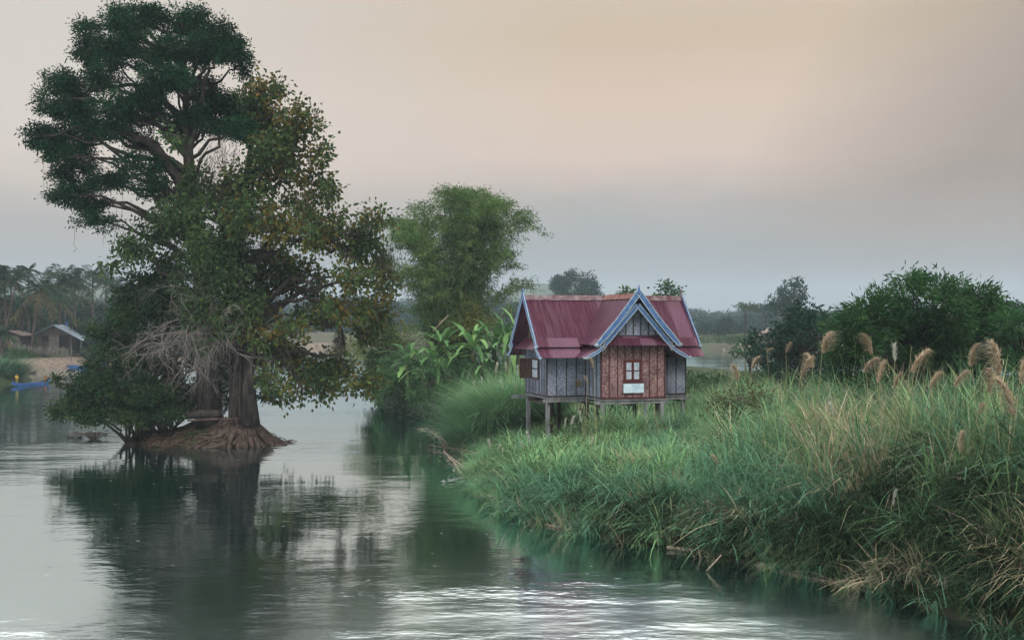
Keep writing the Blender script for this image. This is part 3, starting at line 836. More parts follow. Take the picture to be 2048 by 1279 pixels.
# roofs: steep upper tier, flatter skirt below
OV, OR_ = .70, .58   # overhang left, right
EV, SK = .48, .98    # eaves of the two tiers past the wall
ZE, ZS0, ZS = 6.58, 6.50, 6.03
mb = MB()
mb.slab([(-OV, -EV, ZE), (LN + OR_, -EV, ZE), (LN + OR_, WD / 2, RZ), (-OV, WD / 2, RZ)], .035); hb(mb, 'roof', M['roof_x'])
mb = MB(); mb.slab([(LN + OR_, WD + EV, ZE), (-OV, WD + EV, ZE), (-OV, WD / 2, RZ - .003), (LN + OR_, WD / 2, RZ - .003)], .035); hb(mb, 'roof', M['roof_x'])
mb = MB(); mb.slab([(-OV, -SK, ZS), (U1 - .42, -SK, ZS), (U1 - .42, -EV + .35, ZS0 + .18), (-OV, -EV + .35, ZS0 + .18)], .03); hb(mb, 'skirt_roof', M['roof_x'])
mb = MB(); mb.slab([(U2 + .42, -SK, ZS), (LN + OR_ + .1, -SK, ZS), (LN + OR_ + .1, -EV + .35, ZS0 + .18), (U2 + .42, -EV + .35, ZS0 + .18)], .03); hb(mb, 'skirt_roof', M['roof_x'])
mb = MB(); mb.slab([(LN + OR_, WD + SK, ZS), (-OV, WD + SK, ZS), (-OV, WD + .1, ZS0 + .18), (LN + OR_, WD + .1, ZS0 + .18)], .03); hb(mb, 'skirt_roof', M['roof_x'])
# pent roofs across the gable ends
mb = MB(); mb.slab([(-.62, WD + .2, 6.42), (-.62, -.2, 6.42), (.0, -.05, 7.0), (.0, WD + .05, 7.0)], .03); hb(mb, 'pent_roof', M['roof_y'])
mb = MB(); mb.slab([(LN + .5, -.2, 6.3), (LN + .5, WD + .2, 6.3), (LN + .02, WD + .05, 6.85), (LN + .02, -.05, 6.85)], .03); hb(mb, 'pent_roof', M['roof_y'])
# wing roof
VF = -PR - .72
HW, ZW = 2.22, 6.72
mb = MB(); mb.slab([(UM - HW, WD / 2, ZW), (UM - HW, VF, ZW), (UM, VF, RZ + .02), (UM, WD / 2, RZ + .02)], .035); hb(mb, 'roof', M['roof_y'])
mb = MB(); mb.slab([(UM + HW, VF, ZW), (UM + HW, WD / 2, ZW), (UM, WD / 2, RZ + .017), (UM, VF, RZ + .017)], .035); hb(mb, 'roof', M['roof_y'])
mb = MB(); mb.slab([(U1 - .95, .1, 6.06), (U1 - .95, VF + .12, 6.06), (U1 + .05, VF + .12, 6.66), (U1 + .05, .1, 6.66)], .03); hb(mb, 'skirt_roof', M['roof_y'])
mb = MB(); mb.slab([(U2 + .95, VF + .12, 6.06), (U2 + .95, .1, 6.06), (U2 - .05, .1, 6.66), (U2 - .05, VF + .12, 6.66)], .03); hb(mb, 'skirt_roof', M['roof_y'])
mb = MB(); mb.slab([(U1 - .15, -PR - .62, 6.70), (U2 + .15, -PR - .62, 6.70), (U2 - .1, -PR - .035, 7.17), (U1 + .1, -PR - .035, 7.17)], .03); hb(mb, 'pent_roof', M['roof_x'])
# second, lower gable layer behind the outer bargeboards
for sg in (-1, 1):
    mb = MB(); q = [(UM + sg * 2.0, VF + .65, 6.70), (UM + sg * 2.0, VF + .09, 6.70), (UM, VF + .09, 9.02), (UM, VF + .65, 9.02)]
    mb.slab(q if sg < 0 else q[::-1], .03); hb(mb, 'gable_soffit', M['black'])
for x0 in (U1 - .1, U2 + .1):
    mb = MB(); mb.box((x0 - .06, -PR - .66, 6.44), (x0 + .06, -PR - .52, 6.92)); hb(mb, 'bracket', M['wood_grey'])
# ridge caps
M['ridge'] = rough_mat('ridge', (.075, .026, .032), (.20, .165, .175), 2.2, .7, (1.2, 1.2, 1), 0)
for (p, q) in [((-OV, WD / 2), (LN + OR_, WD / 2))]:
    mb = MB()
    for sg in (-1, 1):
        mb.slab([(p[0], WD / 2 + sg * .24, RZ - .20), (q[0], WD / 2 + sg * .24, RZ - .20), (q[0], WD / 2, RZ + .08), (p[0], WD / 2, RZ + .08)][::(1 if sg < 0 else -1)], .02)
    hb(mb, 'ridge_cap', M['ridge'])
M['ridge_rust'] = rough_mat('ridge_rust', (.10, .036, .036), (.22, .12, .10), 2.5, .8, bump=0)
mb = MB()
for sg in (-1, 1):
    mb.slab([(UM + sg * .24, VF + .08, RZ - .18), (UM + sg * .24, WD / 2 - .2, RZ - .18), (UM, WD / 2 - .2, RZ + .105), (UM, VF + .08, RZ + .105)][::(-1 if sg < 0 else 1)], .02)
hb(mb, 'ridge_cap', M['ridge_rust'])


def barge(axis, at, pts, w, th, hook=.16):
    """curved board following pts (across, z); axis 'v' lies in a plane v=at, axis 'u' in u=at; pale trims on both edges"""
    pts = np.array(pts, float); n = 14
    k = np.linspace(0, len(pts) - 1, n); i0 = np.minimum(k.astype(int), len(pts) - 2); fr_ = (k - i0)[:, None]
    c = pts[i0] * (1 - fr_) + pts[i0 + 1] * fr_
    t = nrm(np.gradient(c, axis=0)); nn = np.stack([-t[:, 1], t[:, 0]], 1)
    if nn[0][1] < 0: nn = -nn
    ww = np.full(n, w); ww[-2:] *= .8
    up = c + nn * ww[:, None] * .5; dn = c - nn * ww[:, None] * .5
    def strip(a, b, o0, o1, nm, m_, par):
        mb = MB()
        for i in range(len(a) - 1):
            quad = [a[i], a[i + 1], b[i + 1], b[i]]
            if axis == 'v':
                lo = [(p[0], o0, p[1]) for p in quad]; ex = (0, o1 - o0, 0)
            else:
                lo = [(o0, p[0], p[1]) for p in quad]; ex = (o1 - o0, 0, 0)
            mb.prism(lo, ex)
        return hb(mb, nm, m_, par)
    sgn = -1
    b_ = strip(up, dn, at, at + th, 'bargeboard', M['blue_paint'], house)
    e = .045
    strip(up + nn * .004, up - nn * e, at + sgn * .014, at + th * .4, 'trim', M['trim_pale'], b_)
    strip(dn + nn * e, dn - nn * .004, at + sgn * .014, at + th * .4, 'trim', M['trim_pale'], b_)
    # little upturned curl at the foot
    d = t[-1]; p = c[-1]; out_ = np.array([math.copysign(1, d[0]), 0])
    arc = [p + d * .0, p + d * .07 + out_ * .03, p + d * .09 + out_ * .10 + np.array([0, .03]), p + d * .05 + out_ * .15 + np.array([0, .10])]
    mb = MB()
    P3 = [(q[0], at + th / 2, q[1]) if axis == 'v' else (at + th / 2, q[0], q[1]) for q in arc]
    mb.tube(P3, [w * .42, w * .34, .05, .02], 6); hb(mb, 'curl', M['trim_pale'], b_)
    return b_


for sg in (-1, 1):
    barge('v', VF - .05, [(UM, RZ + .14), (UM + sg * 1.1, 8.0), (UM + sg * (HW + .02), ZW + .03)], .30, .05)
    barge('v', VF + .10, [(UM, RZ - .52), (UM + sg * 1.0, 7.66), (UM + sg * 1.88, 6.66)], .25, .05)
    c0_ = U1 if sg < 0 else U2
    barge('v', VF + .08, [(c0_ - sg * .02, 6.70), (c0_ + sg * .45, 6.36), (c0_ + sg * .98, 6.08)], .17, .05)
    vm_ = WD / 2
    barge('u', -OV - .05, [(vm_, RZ + .12), (vm_ + sg * 1.2, 7.95), (vm_ + sg * (vm_ + EV + .02), ZE + .02)], .26, .05)
    barge('u', -OV - .02, [(vm_ + sg * (vm_ + .15), ZS0 + .16), (vm_ + sg * (vm_ + .6), 6.25), (vm_ + sg * (vm_ + SK + .02), ZS)], .18, .05)
    b_ = barge('u', LN + OR_ + .01, [(vm_, RZ + .12), (vm_ + sg * 1.2, 7.95), (vm_ + sg * (vm_ + EV + .02), ZE + .02)], .24, .05)
# finials
for (x, y, z) in [(-OV - .03, WD / 2, RZ + .1), (LN + OR_ + .03, WD / 2, RZ + .1), (UM, VF - .03, RZ + .16)]:
    mb = MB(); mb.tube([(x, y, z - .1), (x, y, z + .08), (x + .01, y, z + .36)], [.09, .07, .012], 6)
    hb(mb, 'finial', M['blue_paint'] if x != LN + OR_ + .03 else M['ridge'])


def window_front(cu, cz, w, hgt, v0):
    m_ = M['batten_red']
    mb = MB()
    x0, x1, z0, z1 = cu - w / 2, cu + w / 2, cz - hgt / 2, cz + hgt / 2; t = .085
    mb.box((x0, v0 - .06, z0), (x0 + t, v0 - .032, z1)); mb.box((x1 - t, v0 - .06, z0), (x1, v0 - .032, z1))
    mb.box((x0 + t, v0 - .058, z1 - t), (x1 - t, v0 - .032, z1)); mb.box((x0 + t, v0 - .058, z0), (x1 - t, v0 - .032, z0 + t))
    win = hb(mb, 'window', m_)
    mb = MB(); mb.box((x0 - .05, v0 - .12, z0 - .06), (x1 + .05, v0 - .034, z0 - .002)); hb(mb, 'sill', m_, win)
    for sg in (-1, 1):
        a0, a1 = (x0 + t + .004, cu - .012) if sg < 0 else (cu + .012, x1 - t - .004)
        mb = MB(); s = .06
        mb.box((a0, v0 - .052, z0 + t + .003), (a0 + s, v0 - .034, z1 - t - .003)); mb.box((a1 - s, v0 - .052, z0 + t + .003), (a1, v0 - .034, z1 - t - .003))
        for zz in (z0 + t + .003, cz - s / 2, z1 - t - .003 - s):
            mb.box((a0 + s, v0 - .051, zz), (a1 - s, v0 - .034, zz + s))
        hb(mb, 'sash', m_, win)
        for za, zb in ((z0 + t + s, cz - s / 2), (cz + s / 2, z1 - t - s)):
            mb = MB(); mb.box((a0 + s + .001, v0 - .043, za + .004), (a1 - s - .001, v0 - .035, zb - .001)); hb(mb, 'pane', M['pane'], win)
    mb = MB(); mb.box((cu - .01, v0 - .050, z0 + t + .002), (cu + .01, v0 - .033, z1 - t - .002)); hb(mb, 'gap', M['black'], win)


window_front(3.97, 5.36, 1.02, 1.16, -PR)
# name board under the window, hand lettered in blue
sx0, sx1, sz0, sz1 = 3.44, 4.56, 4.24, 4.70
sign = MB(); sign.box((sx0, -PR - .10, sz0), (sx1, -PR - .05, sz1))
sign = hb(sign, 'sign_board', M['sign_board']); sign['label'] = 'pale blue board with blue handwriting'
mb = MB()
t_ = .02
mb.box((sx0 - .02, -PR - .112, sz0 - .02), (sx0, -PR - .045, sz1 + .02)); mb.box((sx1, -PR - .112, sz0 - .02), (sx1 + .02, -PR - .045, sz1 + .02))
mb.box((sx0, -PR - .112, sz1), (sx1, -PR - .045, sz1 + .02)); mb.box((sx0, -PR - .112, sz0 - .02), (sx1, -PR - .045, sz0))
hb(mb, 'sign_frame', M['trim_pale'], sign)
rs = np.random.default_rng(5)
ink = MB()
yv = -PR - .104


def glyph(x, z, w, h_, k):
    """one looped hand-painted letter of strokes"""
    sh_ = [[(0, 0), (0, 1), (.5, 1), (.5, .4), (1, .4), (1, 1)], [(0, .8), (.3, 1), (.5, .7), (.2, .4), (.2, 0), (.8, 0), (1, .5), (1, 1)], [(0, 0), (.1, .9), (.6, 1), (.9, .7), (.9, 0)], [(.1, 1), (0, .5), (.2, 0), (.7, .1), (.9, .6), (.6, .9), (.4, .6)], [(.5, 1.3), (.4, .5), (.5, 0), (1, .1)], [(0, 1), (.2, 0), (.5, .8), (.8, 0), (1, 1)]][k]
    pts = np.array([(x + a * w, yv, z + b * h_) for a, b in sh_])
    ink.tube(pts, .0075, 4)


for (xa, xb, z, h_, gap) in [(3.86, 4.28, 4.565, .085, .115), (3.72, 4.52, 4.46, .055, .075), (3.76, 4.46, 4.37, .055, .075), (3.92, 4.42, 4.29, .05, .075)]:
    x = xa
    while x < xb:
        if rs.random() > .12: glyph(x, z, gap * .68, h_, rs.integers(6))
        x += gap
glyph(4.27, 4.55, .06, .11, 4)
hb(ink, 'lettering', M['sign_ink'], sign)

# window with open shutter in the left gable wall (u = 0 plane)
mb = MB(); v0, v1, z0, z1 = 1.25, 2.45, 4.80, 5.92; t = .09
mb.box((-.08, v0, z0), (-.032, v0 + t, z1)); mb.box((-.08, v1 - t, z0), (-.032, v1, z1)); mb.box((-.078, v0 + t, z1 - t), (-.032, v1 - t, z1)); mb.box((-.078, v0 + t, z0), (-.032, v1 - t, z0 + t)); mb.box((-.076, v0 + t, 5.33), (-.034, v1 - t, 5.39))
win = hb(mb, 'window', M['wood_brown'])
for za, zb in ((z0 + t, 5.33), (5.39, z1 - t)):
    mb = MB(); mb.box((-.05, v0 + t + .001, za + .001), (-.035, v1 - t - .001, zb - .001)); hb(mb, 'pane', M['pane'], win)
mb = MB(); mb.box((-.75, v1 - .06, z0 + .02), (-.085, v1 - .01, z1 - .02)); mb.box((-.73, v1 - .08, 5.30), (-.10, v1 - .0605, 5.40)); mb.box((-.73, v1 - .08, z0 + .04), (-.10, v1 - .0605, z0 + .13)); mb.box((-.73, v1 - .08, z1 - .13), (-.10, v1 - .0605, z1 - .04))
hb(mb, 'shutter', M['wood_brown'])
# dry weeds stacked in the dark under the floor
rg = np.random.default_rng(31)
mb = MB()
for k in range(34):
    u_, v_ = rg.uniform(U1 + .4, U2 - .3), rg.uniform(-1.2, 2.5); x, y = house_w(u_, v_); z0 = gz(x, y)
    mb.tube([(u_, v_, z0), (u_ + rg.normal() * .25, v_ + rg.normal() * .2, z0 + .8), (u_ + rg.normal() * .5, v_ + rg.normal() * .3, FZ - .3)], [.03, .025, .015], 4)
hb(mb, 'stored_timber', M['wood_dark'])
# weather stain patches and the straw nests stuck to the wall
for (u_, v_, z_, r_) in [(1.75, -.06, 4.62, .17), (1.98, -.9, 6.05, .18)]:
    mb = MB(); n = 160
    c = np.array([u_, v_, z_]) + ball(rg, n) * np.array([r_ * 1.2, .05, r_]) * rg.random((n, 1)) ** .5
    mb.leaves(c, rg.normal(size=(n, 3)), .16, .02, np.tile((.38, .30, .18), (n, 1)), rg); hb(mb, 'straw_nest', M['plume'])

# ------------------------------------------------------------------ grass of the bank
rg = np.random.default_rng(40)
G_FRESH = np.array([(.16, .31, .14), (.13, .28, .13), (.20, .35, .16), (.26, .36, .18)])
G_BLUE = np.array([(.11, .24, .14), (.15, .30, .19), (.08, .19, .11)])
G_STRAW = np.array([(.38, .33, .21), (.31, .27, .18), (.45, .40, .28), (.25, .22, .14)])
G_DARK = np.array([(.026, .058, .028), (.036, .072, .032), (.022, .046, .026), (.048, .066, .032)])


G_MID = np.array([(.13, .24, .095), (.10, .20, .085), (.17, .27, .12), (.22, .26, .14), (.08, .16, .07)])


def tufts(mb, rng, xs, ys, hs, kind_fun, nb, lean=(0, 0), wid=.026, spread=.22, smax=.65):
    for x, y, hgt in zip(xs, ys, hs):
        n = int(nb * rng.uniform(.6, 1.3))
        pal, lean_k = kind_fun(x, y)
        z = gz(x, y)
        b_ = np.stack([x + rng.normal(size=n) * spread, y + rng.normal(size=n) * spread, np.full(n, z - .05)], 1)
        a = rng.uniform(0, 2 * np.pi, n); s = rng.uniform(.05, smax, n) ** 1.15
        dv_ = np.stack([np.cos(a) * s + lean_k[0], np.sin(a) * s + lean_k[1], np.ones(n)], 1)
        cc = pal[rng.integers(len(pal), size=n)] * rng.uniform(.7, 1.3) * rng.uniform(.75, 1.25, (n, 1))
        mb.blades(b_, dv_, rng.uniform(.55, 1.12, n) * hgt, wid * rng.uniform(.5, 2.0, n) ** 1.2, rng.uniform(0, .5, n), rng.uniform(.1, .8, n), cc)


N_ = 6200
xs = rg.uniform(-3, 46, N_); ys = rg.uniform(24, 92, N_)
ds = sdist(xs, ys, ISLAND)
vis = (ds > .05) & (np.abs(xs / ys) < .56)
# not inside the house's floor plan: shorter there
du = (xs - H0[0]) * math.cos(PHI) + (ys - H0[1]) * math.sin(PHI); dvv = -(xs - H0[0]) * math.sin(PHI) + (ys - H0[1]) * math.cos(PHI)
inh = (du > -.6) & (du < LN + .3) & (dvv > -PR - .6) & (dvv < WD + .2)
pr = np.exp(-np.maximum(ds - 7, 0) / 9.0) * np.where(ys > 60, .5, 1)
keep = vis & (rg.random(N_) < pr)
xs, ys, ds, inh, du, dvv = xs[keep], ys[keep], ds[keep], inh[keep], du[keep], dvv[keep]
hs = 1.5 + 1.35 * smooth(5, 11.5, xs) + .4 * wnoise(xs, ys, .6, 42)
hs = np.where((ds < 2.5), 1.55 + .75 * smooth(1.5, 7, xs) + .3 * wnoise(xs, ys, .9, 43), hs)
hs = np.clip(hs * rg.uniform(.7, 1.25, len(hs)), .5, 3.5)
hs = hs + (.75 * smooth(7, 11, xs) + .35 * smooth(14, 20, xs)) * smooth(.8, 3, ds)
hs = np.where(inh, .75, hs)
side = (du > LN + .6) & (ys > 50) & (ys < 62) & (xs < 22)
hs = np.where(side, np.maximum(hs, rg.uniform(2.5, 3.3, len(hs))), hs)
hs = np.where(ys > 62, np.clip(hs, .4, .9), hs)
infront = (dvv > -12) & (dvv < -1) & (du > -3) & (du < 9) & (ds > 2.5)
hs = np.where(infront & ~inh, np.clip(hs, .6, 1.05 + .05 * (-dvv)), hs)


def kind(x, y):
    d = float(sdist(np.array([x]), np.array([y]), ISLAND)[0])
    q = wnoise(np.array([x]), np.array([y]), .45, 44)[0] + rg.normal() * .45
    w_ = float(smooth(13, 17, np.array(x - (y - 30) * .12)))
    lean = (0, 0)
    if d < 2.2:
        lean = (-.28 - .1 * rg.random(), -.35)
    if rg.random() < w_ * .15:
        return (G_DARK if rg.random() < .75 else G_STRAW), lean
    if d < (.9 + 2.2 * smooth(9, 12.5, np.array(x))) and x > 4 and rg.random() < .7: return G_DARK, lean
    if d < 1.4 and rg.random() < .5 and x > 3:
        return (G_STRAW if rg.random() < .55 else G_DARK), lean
    if q > (.85 if d > 4 else .6) and x > 4: return G_STRAW, lean
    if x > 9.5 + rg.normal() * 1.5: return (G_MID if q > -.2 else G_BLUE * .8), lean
    if q > .15: return G_FRESH, lean
    if q > -.5: return np.concatenate([G_FRESH, G_BLUE]), lean
    return G_BLUE, lean


fw = (dvv > -PR - 2.6) & (dvv < -PR + .2) & (du > 1.6) & (du < LN + 1)
hs = np.where(fw, rg.uniform(1.7, 2.3, len(hs)), hs)
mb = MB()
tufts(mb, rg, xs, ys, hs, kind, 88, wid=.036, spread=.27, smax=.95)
# rank growth before and beside the wing
for k in range(150):
    u_, v_ = (rg.uniform(1.6, 9.2), rg.uniform(-4.6, -2.45)) if k < 70 else (rg.uniform(LN + .3, LN + 5.5), rg.uniform(-2.6, 2.5))
    x, y = house_w(u_, v_)
    tufts(mb, rg, [x], [y], [rg.uniform(1.7, 2.6) if k < 70 else rg.uniform(2.2, 3.1)], lambda x, y: ((G_FRESH, G_BLUE, G_STRAW)[int(rg.choice(3, p=[.6, .25, .15]))], (0, 0)), 60, wid=.034, spread=.2, smax=.5)
# the fringe that hangs over the water
nf_ = 0
for k in range(len(ISLAND)):
    a, b = ISLAND[k], ISLAND[(k + 1) % len(ISLAND)]
    if max(a[1], b[1]) > 75 or max(a[0], b[0]) > 18: continue
    e = b - a; L = np.linalg.norm(e); nv = np.array([e[1], -e[0]]) / L
    if sdist(np.array([(a + b)[0] / 2 + nv[0] * .3]), np.array([(a + b)[1] / 2 + nv[1] * .3]), ISLAND)[0] > 0: nv = -nv
    for q in np.arange(0, L, .17):
        p = a + e * (q / L) - nv * rg.uniform(-.35, 1.0)
        pal_ = [G_DARK, G_BLUE, G_STRAW, G_FRESH][int(rg.choice(4, p=[.35, .25, .22, .18]))] if p[0] > 3 else [G_BLUE, G_FRESH, G_STRAW][int(rg.choice(3, p=[.5, .35, .15]))]
        ln = rg.uniform(.2, .7)
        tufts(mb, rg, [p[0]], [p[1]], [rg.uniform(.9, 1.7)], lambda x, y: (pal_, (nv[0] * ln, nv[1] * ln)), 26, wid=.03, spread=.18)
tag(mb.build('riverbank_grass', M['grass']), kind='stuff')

# creepers and broad leaved weeds tangled in the bank
lv = MB(); cl = []
for k in range(2600):
    x, y = rg.uniform(-2, 22), rg.uniform(26, 58)
    d = float(sdist(np.array([x]), np.array([y]), ISLAND)[0])
    if not (.1 < d < 7) or rg.random() > (1.0 if d < 2 else .35) or wnoise(np.array([x]), np.array([y]), 1.3, 77)[0] < .1: continue
    cl.append((np.array([x, y, gz(x, y) + rg.uniform(.2, .9 + .12 * d)]), np.array([rg.uniform(.25, .6), .35, rg.uniform(.15, .35)])))
foliage(lv, rg, cl, .13, .055, [(.05, .10, .045), (.035, .075, .035), (.07, .11, .045), (.03, .06, .032), (.10, .10, .05)], 130, 22, (.12, .28), .2, .7)
tag(lv.build('riverbank_weeds', M['leaf']), kind='stuff')

# the big pale green tussock left of the house
def tussock(name, cx, cy, n, hgt, rad, pal, label, cat, zb=None, group=None, wid=.022, s0=.9):
    mb = MB()
    a = rg.uniform(0, 6.28, n); r_ = rad * np.sqrt(rg.random(n))
    bx_, by_ = cx + np.cos(a) * r_, cy + np.sin(a) * r_ * .8
    zb_ = ground_h(bx_, by_) if zb is None else np.full(n, zb)
    b_ = np.stack([bx_, by_, np.maximum(zb_, -.1) - .05], 1)
    s = (r_ / rad) * s0 * rg.uniform(.5, 1.2, n)
    dv_ = np.stack([np.cos(a) * s + rg.normal(size=n) * .1, np.sin(a) * s + rg.normal(size=n) * .1, np.ones(n)], 1)
    cc = pal[rg.integers(len(pal), size=n)] * rg.uniform(.75, 1.25, (n, 1))
    mb.blades(b_, dv_, rg.uniform(.55, 1.1, n) * hgt, wid * rg.uniform(.7, 1.3, n), rg.uniform(.05, .4, n), rg.uniform(.15, .6, n), cc, 5)
    return tag(mb.build(name, M['grass']), label, cat, group)


tussock('grass_tussock', -1.3, 68.2, 7000, 3.9, 1.9, np.concatenate([G_BLUE, G_FRESH]), 'dark bluish grass tussock at the water edge left of the house posts', 'grass clump', group='tall grass tussocks left of the house', wid=.03)
tussock('grass_tussock', .2, 69.5, 8000, 4.9, 2.4, np.concatenate([G_FRESH, G_FRESH, G_BLUE]), 'tall pale green grass tussock reaching the shuttered window wall', 'grass clump', group='tall grass tussocks left of the house', wid=.03)
tussock('grass_tussock', -66.2, 141.3, 6000, 4.6, 2.5, np.concatenate([G_BLUE, G_DARK]), 'dark reed clump at the village shore behind the standing boatman', 'grass clump', zb=.2, wid=.06)
tussock('grass_tussock', 13.0, 62.5, 3500, 2.3, 1.8, G_BLUE, 'blue green grass clump beside the right wall of the house', 'grass clump', wid=.03)
tussock('grass_tussock', 10.6, 50.5, 3000, 2.7, 1.2, G_FRESH, 'bright green grass clump standing in front of the right house corner', 'grass clump', wid=.024)

# ------------------------------------------------------------------ plumes
rg = np.random.default_rng(50)


def plume_mesh(kind_, seed):
    r_ = np.random.default_rng(seed); mb = MB()
    if kind_ == 'tan':
        n = 400; t = r_.random(n)
        a = r_.uniform(0, 6.28, n)
        b_ = np.stack([.22 * t ** 2 + r_.normal(size=n) * .02, r_.normal(size=n) * .02, t * .88 - .07 * t ** 3], 1)
        dv_ = np.stack([np.cos(a) * .5 + .45, np.sin(a) * .5, 1.25 * np.ones(n)], 1)
        pal = np.array([(.50, .405, .29), (.43, .335, .23), (.60, .50, .365), (.36, .275, .19)])
        mb.blades(b_, dv_, (.10 + .22 * np.sin(np.pi * np.clip(t * .8 + .15, 0, 1))) * r_.uniform(.5, 1.25, n), np.full(n, .012), r_.uniform(.1, .6, n), r_.uniform(.2, .9, n), pal[r_.integers(4, size=n)] * r_.uniform(.8, 1.2, (n, 1)) * r_.uniform(.75, 1.12), 3)
    else:
        n = 220; t = r_.random(n); a = r_.uniform(0, 6.28, n)
        b_ = np.stack([.04 * t, np.zeros(n), t * .5], 1)
        dv_ = np.stack([np.cos(a) * .45, np.sin(a) * .45, np.ones(n)], 1)
        pal = np.array([(.55, .56, .52), (.62, .62, .56), (.48, .48, .40)])
        mb.blades(b_, dv_, r_.uniform(.08, .22, n), np.full(n, .012), r_.uniform(0, .3, n), r_.uniform(0, .3, n), pal[r_.integers(3, size=n)], 2)
    return mb


PM = {}
for kd_ in ('tan', 'white'):
    for s in range(7):
        o = plume_mesh(kd_, 60 + s).build('plume', M['plume']); PM[kd_, s] = o.data; bpy.data.objects.remove(o)


def plume(px, py, kind_, size, label, want=3.2, Y=None):
    """py is the middle of the plume; it stands where the stalk is about 'want' long"""
    if px > 1420 and py < 800: py -= 11; want += .5
    if Y is None:
        best = (9, 50)
        for y in np.arange(27, 66, .5):
            x = X_(px, y)
            if float(sdist(np.array([x]), np.array([y]), ISLAND)[0]) < (1 if px > 1020 else .1): continue
            zt = P(px, py, y)[2]; e = abs(zt - gz(x, y) - want)
            if best is None or e < best[0]: best = (e, y)
        Y = best[1]
    x = X_(px, Y); zt = P(px, py, Y)[2]; z0 = gz(x, Y); hgt = .9 * size if kind_ == 'tan' else .5 * size
    zb = zt - hgt * .5
    size *= .82 if kind_ == 'tan' else .9
    o = thing('feather_reed', (x, Y, z0), label, 'reed', 'feathery reeds on the bank')
    k = rg.uniform(-.25, .25)
    L = max(zb - z0, .4)
    mb = MB(); mb.tube([(x - k * L, Y + rg.uniform(-.2, .2), z0 - .05), (x - k * L * .4, Y, z0 + L * .5), (x, Y, zb + hgt * .6)], [.014, .012, .006], 4, c=(1, 1, 1)); st = mb.build('stalk', M['stalk'], o)
    p = bpy.data.objects.new('plume', PM[kind_, int(rg.integers(7))]); col.objects.link(p); p.parent = o
    p.location = (0, 0, zb - z0); wk = rg.uniform(1.0, 1.5) if kind_ == 'tan' else rg.uniform(.8, 1.0); p.scale = (size * wk, size * wk, size * rg.uniform(.75, 1.08)); p.rotation_euler = (rg.uniform(-.2, .2), rg.uniform(-.15, .4), rg.choice([rg.uniform(-.9, .9), rg.uniform(2.3, 4.0)], p=[.7, .3]))


